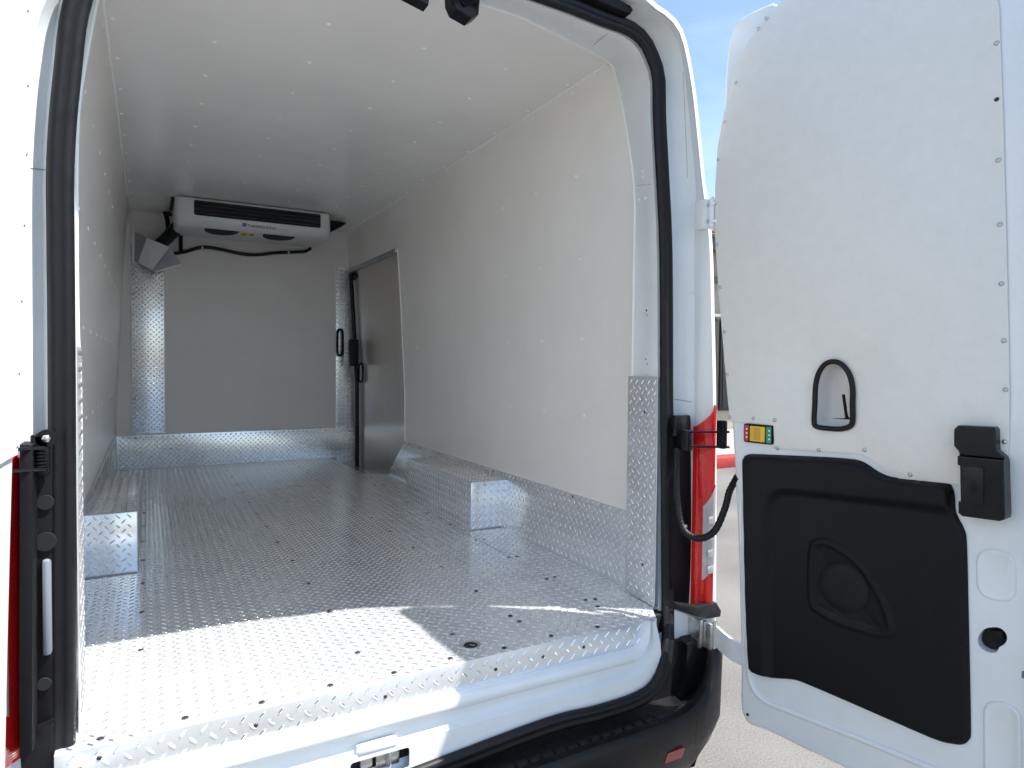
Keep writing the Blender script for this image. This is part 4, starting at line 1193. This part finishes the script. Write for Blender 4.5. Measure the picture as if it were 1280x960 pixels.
# underside fan openings, flat dark patches painting the shade inside
for (a, b_) in ((279, 293), (352, 298)):
    xx = e(a, b_).x
    b = bmesh.new(); K = 22; pts_ = []
    FFn = Frame((xx, EY + .075, zb_ + .0005), (1, 0, 0), (0, 1, 0), (0, 0, -1))
    half = [(.105 * math.cos(math.pi * k / K), .19 * math.sin(math.pi * k / K) ** .8) for k in range(K + 1)]
    ep('fan_opening', prism_bm(FFn, half, -.004, .004), M_dark)
sgf = Frame((0, EY + .0015, 0), (1, 0, 0), (0, 0, 1), (0, -1, 0))
qa = hit(305.5, 281, 1, EY)
ep('brand_mark', prism_bm(sgf, rrect(qa.x - .013, qa.x + .013, qa.z - .012, qa.z + .012, .002, 2), -.002, .003), M_blue)
qb = hit(327, 284, 1, EY)
t_ = text('brand_lettering', 'THERMO KING', .027, sgf, qb.x + .002, qb.z, .002, M_bprint, None, rot=0); t_.parent = evu; t_.location = (-.65, -4.9, -2.53)
qa = hit(309, 293.5, 1, EY + .02)
sg2 = Frame((0, EY + .15, zb_ + .0008), (1, 0, 0), (0, -1, 0), (0, 0, -1))
wl = ep('warning_label', prism_bm(sg2, rrect(qa.x - .024, qa.x + .018, -.055, .055, .004, 2), -.001, .0022), M_yel)
ep('warning_label', prism_bm(sg2, rrect(qa.x + .028, qa.x + .062, -.055, .055, .004, 2), -.001, .0022), M_yel)
b = prism_bm(sg2, [(qa.x - .014, -.038), (qa.x + .006, -.038), (qa.x - .004, .035)], .002, .0028)
ep('warning_print', b, M_bprint)
b = prism_bm(sg2, rrect(qa.x + .034, qa.x + .056, -.018, .018, .001, 2), .002, .0028); ep('warning_print', b, M_bprint)
b = box_bm(x0 - .02, x1 + .02, EY + .1, EY + .5, zt_ - .004, CEIL - .001, .002); ep('mounting_plate', b, M_bprint)
# dark side bracket on the right
q1 = hit(414, 270, 1, EY + .25); q2 = hit(427, 274, 1, EY + .25); q3 = hit(415, 290, 1, EY + .25)
ep('side_bracket', prism_bm(Frame((0, EY + .25, 0), (1, 0, 0), (0, 0, 1), (0, -1, 0)), [(x1 - .01, zt_), (q2.x + .04, zt_ - .005), (x1 - .01, zb_ + .06)], -.2, 0, .003), M_blk)

# angled cover that hides the pipes at the left of the bulkhead
def px3(a, b_, y): return hit(a, b_, 1, y)
pc = empty('pipe_cover', (0, 5.3, 2.2), 'angular grey pipe cover with a paler front on the tread strip left of the cooling unit', 'cover')
pts = {'a': px3(168, 290, 5.39), 'b': px3(184, 297, 5.22), 'c': px3(212, 309, 5.22), 'd': px3(226, 330, 5.39), 'e': px3(193, 339.5, 5.36), 'f': px3(168, 325, 5.39), 'g': px3(173, 328, 5.24), 'h': px3(190, 337, 5.22)}
def poly_obj(name, names, material, t=.004):
    b = bmesh.new(); vs = [b.verts.new(n if isinstance(n, Vector) else pts[n]) for n in names]; b.faces.new(vs)
    bmesh.ops.triangulate(b, faces=b.faces)
    bmesh.ops.solidify(b, geom=b.faces, thickness=t)
    o = fin(name, b, material, None, ang=10); o.parent = pc; o.location = (0, -5.3, -2.2); return o
poly_obj('side_face', ['a', 'b', 'g', 'f'], M_cover)
poly_obj('front_face', ['b', 'c', 'h', 'g'], M_cover_l)  # front paler than the side and under faces
poly_obj('side_face', ['c', 'd', 'e', 'h'], M_cover)
poly_obj('under_face', ['f', 'g', 'h', 'e'], M_cover)
o = fin('sealant_edge', tube_bm([pts['a'] + Vector((-.005, -.004, .05)), pts['f'] + Vector((-.005, -.004, -.02))], .010, 8), M_trim); o.parent = pc; o.location = (0, -5.3, -2.2)
o = fin('sealant_edge', tube_bm([pts['d'] + Vector((.005, -.004, 0)), pts['e'] + Vector((.01, -.002, -.0))], .006, 8), M_trim); o.parent = pc; o.location = (0, -5.3, -2.2)
# insulated pipes and drain hose
b = tube_bm(crom([px3(224, 282, 5.10), px3(214, 292, 5.16), px3(204, 302, 5.26), px3(196, 308, 5.34)], 6), .042, 14)
tag(fin('insulated_pipe', b, M_rub, None, ang=60), 'thick black insulated pipe running from the cooling unit into the grey cover', 'pipe')
b = tube_bm(crom([px3(212, 247, 5.3), px3(213, 256, 5.32), px3(207, 264, 5.33), px3(209, 274, 5.33), px3(210, 286, 5.33), px3(207, 297, 5.34)], 6), .016, 10)
tube_bm(crom([px3(218, 250, 5.2), px3(212, 252, 5.26), px3(210, 262, 5.3), px3(214, 270, 5.3)], 6), .012, 10, bm=b)
tag(fin('cable', b, M_rub, None, ang=60), 'black cable loop beside the left end of the cooling unit', 'cable')
hp_ = crom([px3(217, 317, 5.37), px3(232, 314.5, 5.37), px3(253, 309, 5.37), px3(275, 311.5, 5.37), px3(300, 317, 5.37), px3(320, 318.5, 5.37), px3(345, 316, 5.37), px3(370, 315, 5.37), px3(382, 314, 5.36), px3(388, 310.5, 5.30)], 6)
b = tube_bm(hp_, .0125, 10)
tube_bm(crom([px3(226, 295, 5.25), px3(226, 305, 5.32), px3(226, 316, 5.37)], 4), .014, 10, bm=b)
dh = tag(fin('drain_hose', b, M_rub, None, ang=60), 'thin black drain hose clipped across the bulkhead below the cooling unit', 'hose')
for a, b_ in ((253, 309), (361, 315)):
    q = px3(a, b_, 5.355); fin('hose_clip', tube_bm([(q.x - .006, 5.372, q.z), (q.x + .006, 5.372, q.z)], .0155, 10), M_cover_l, dh)
print('objects', len(bpy.data.objects))
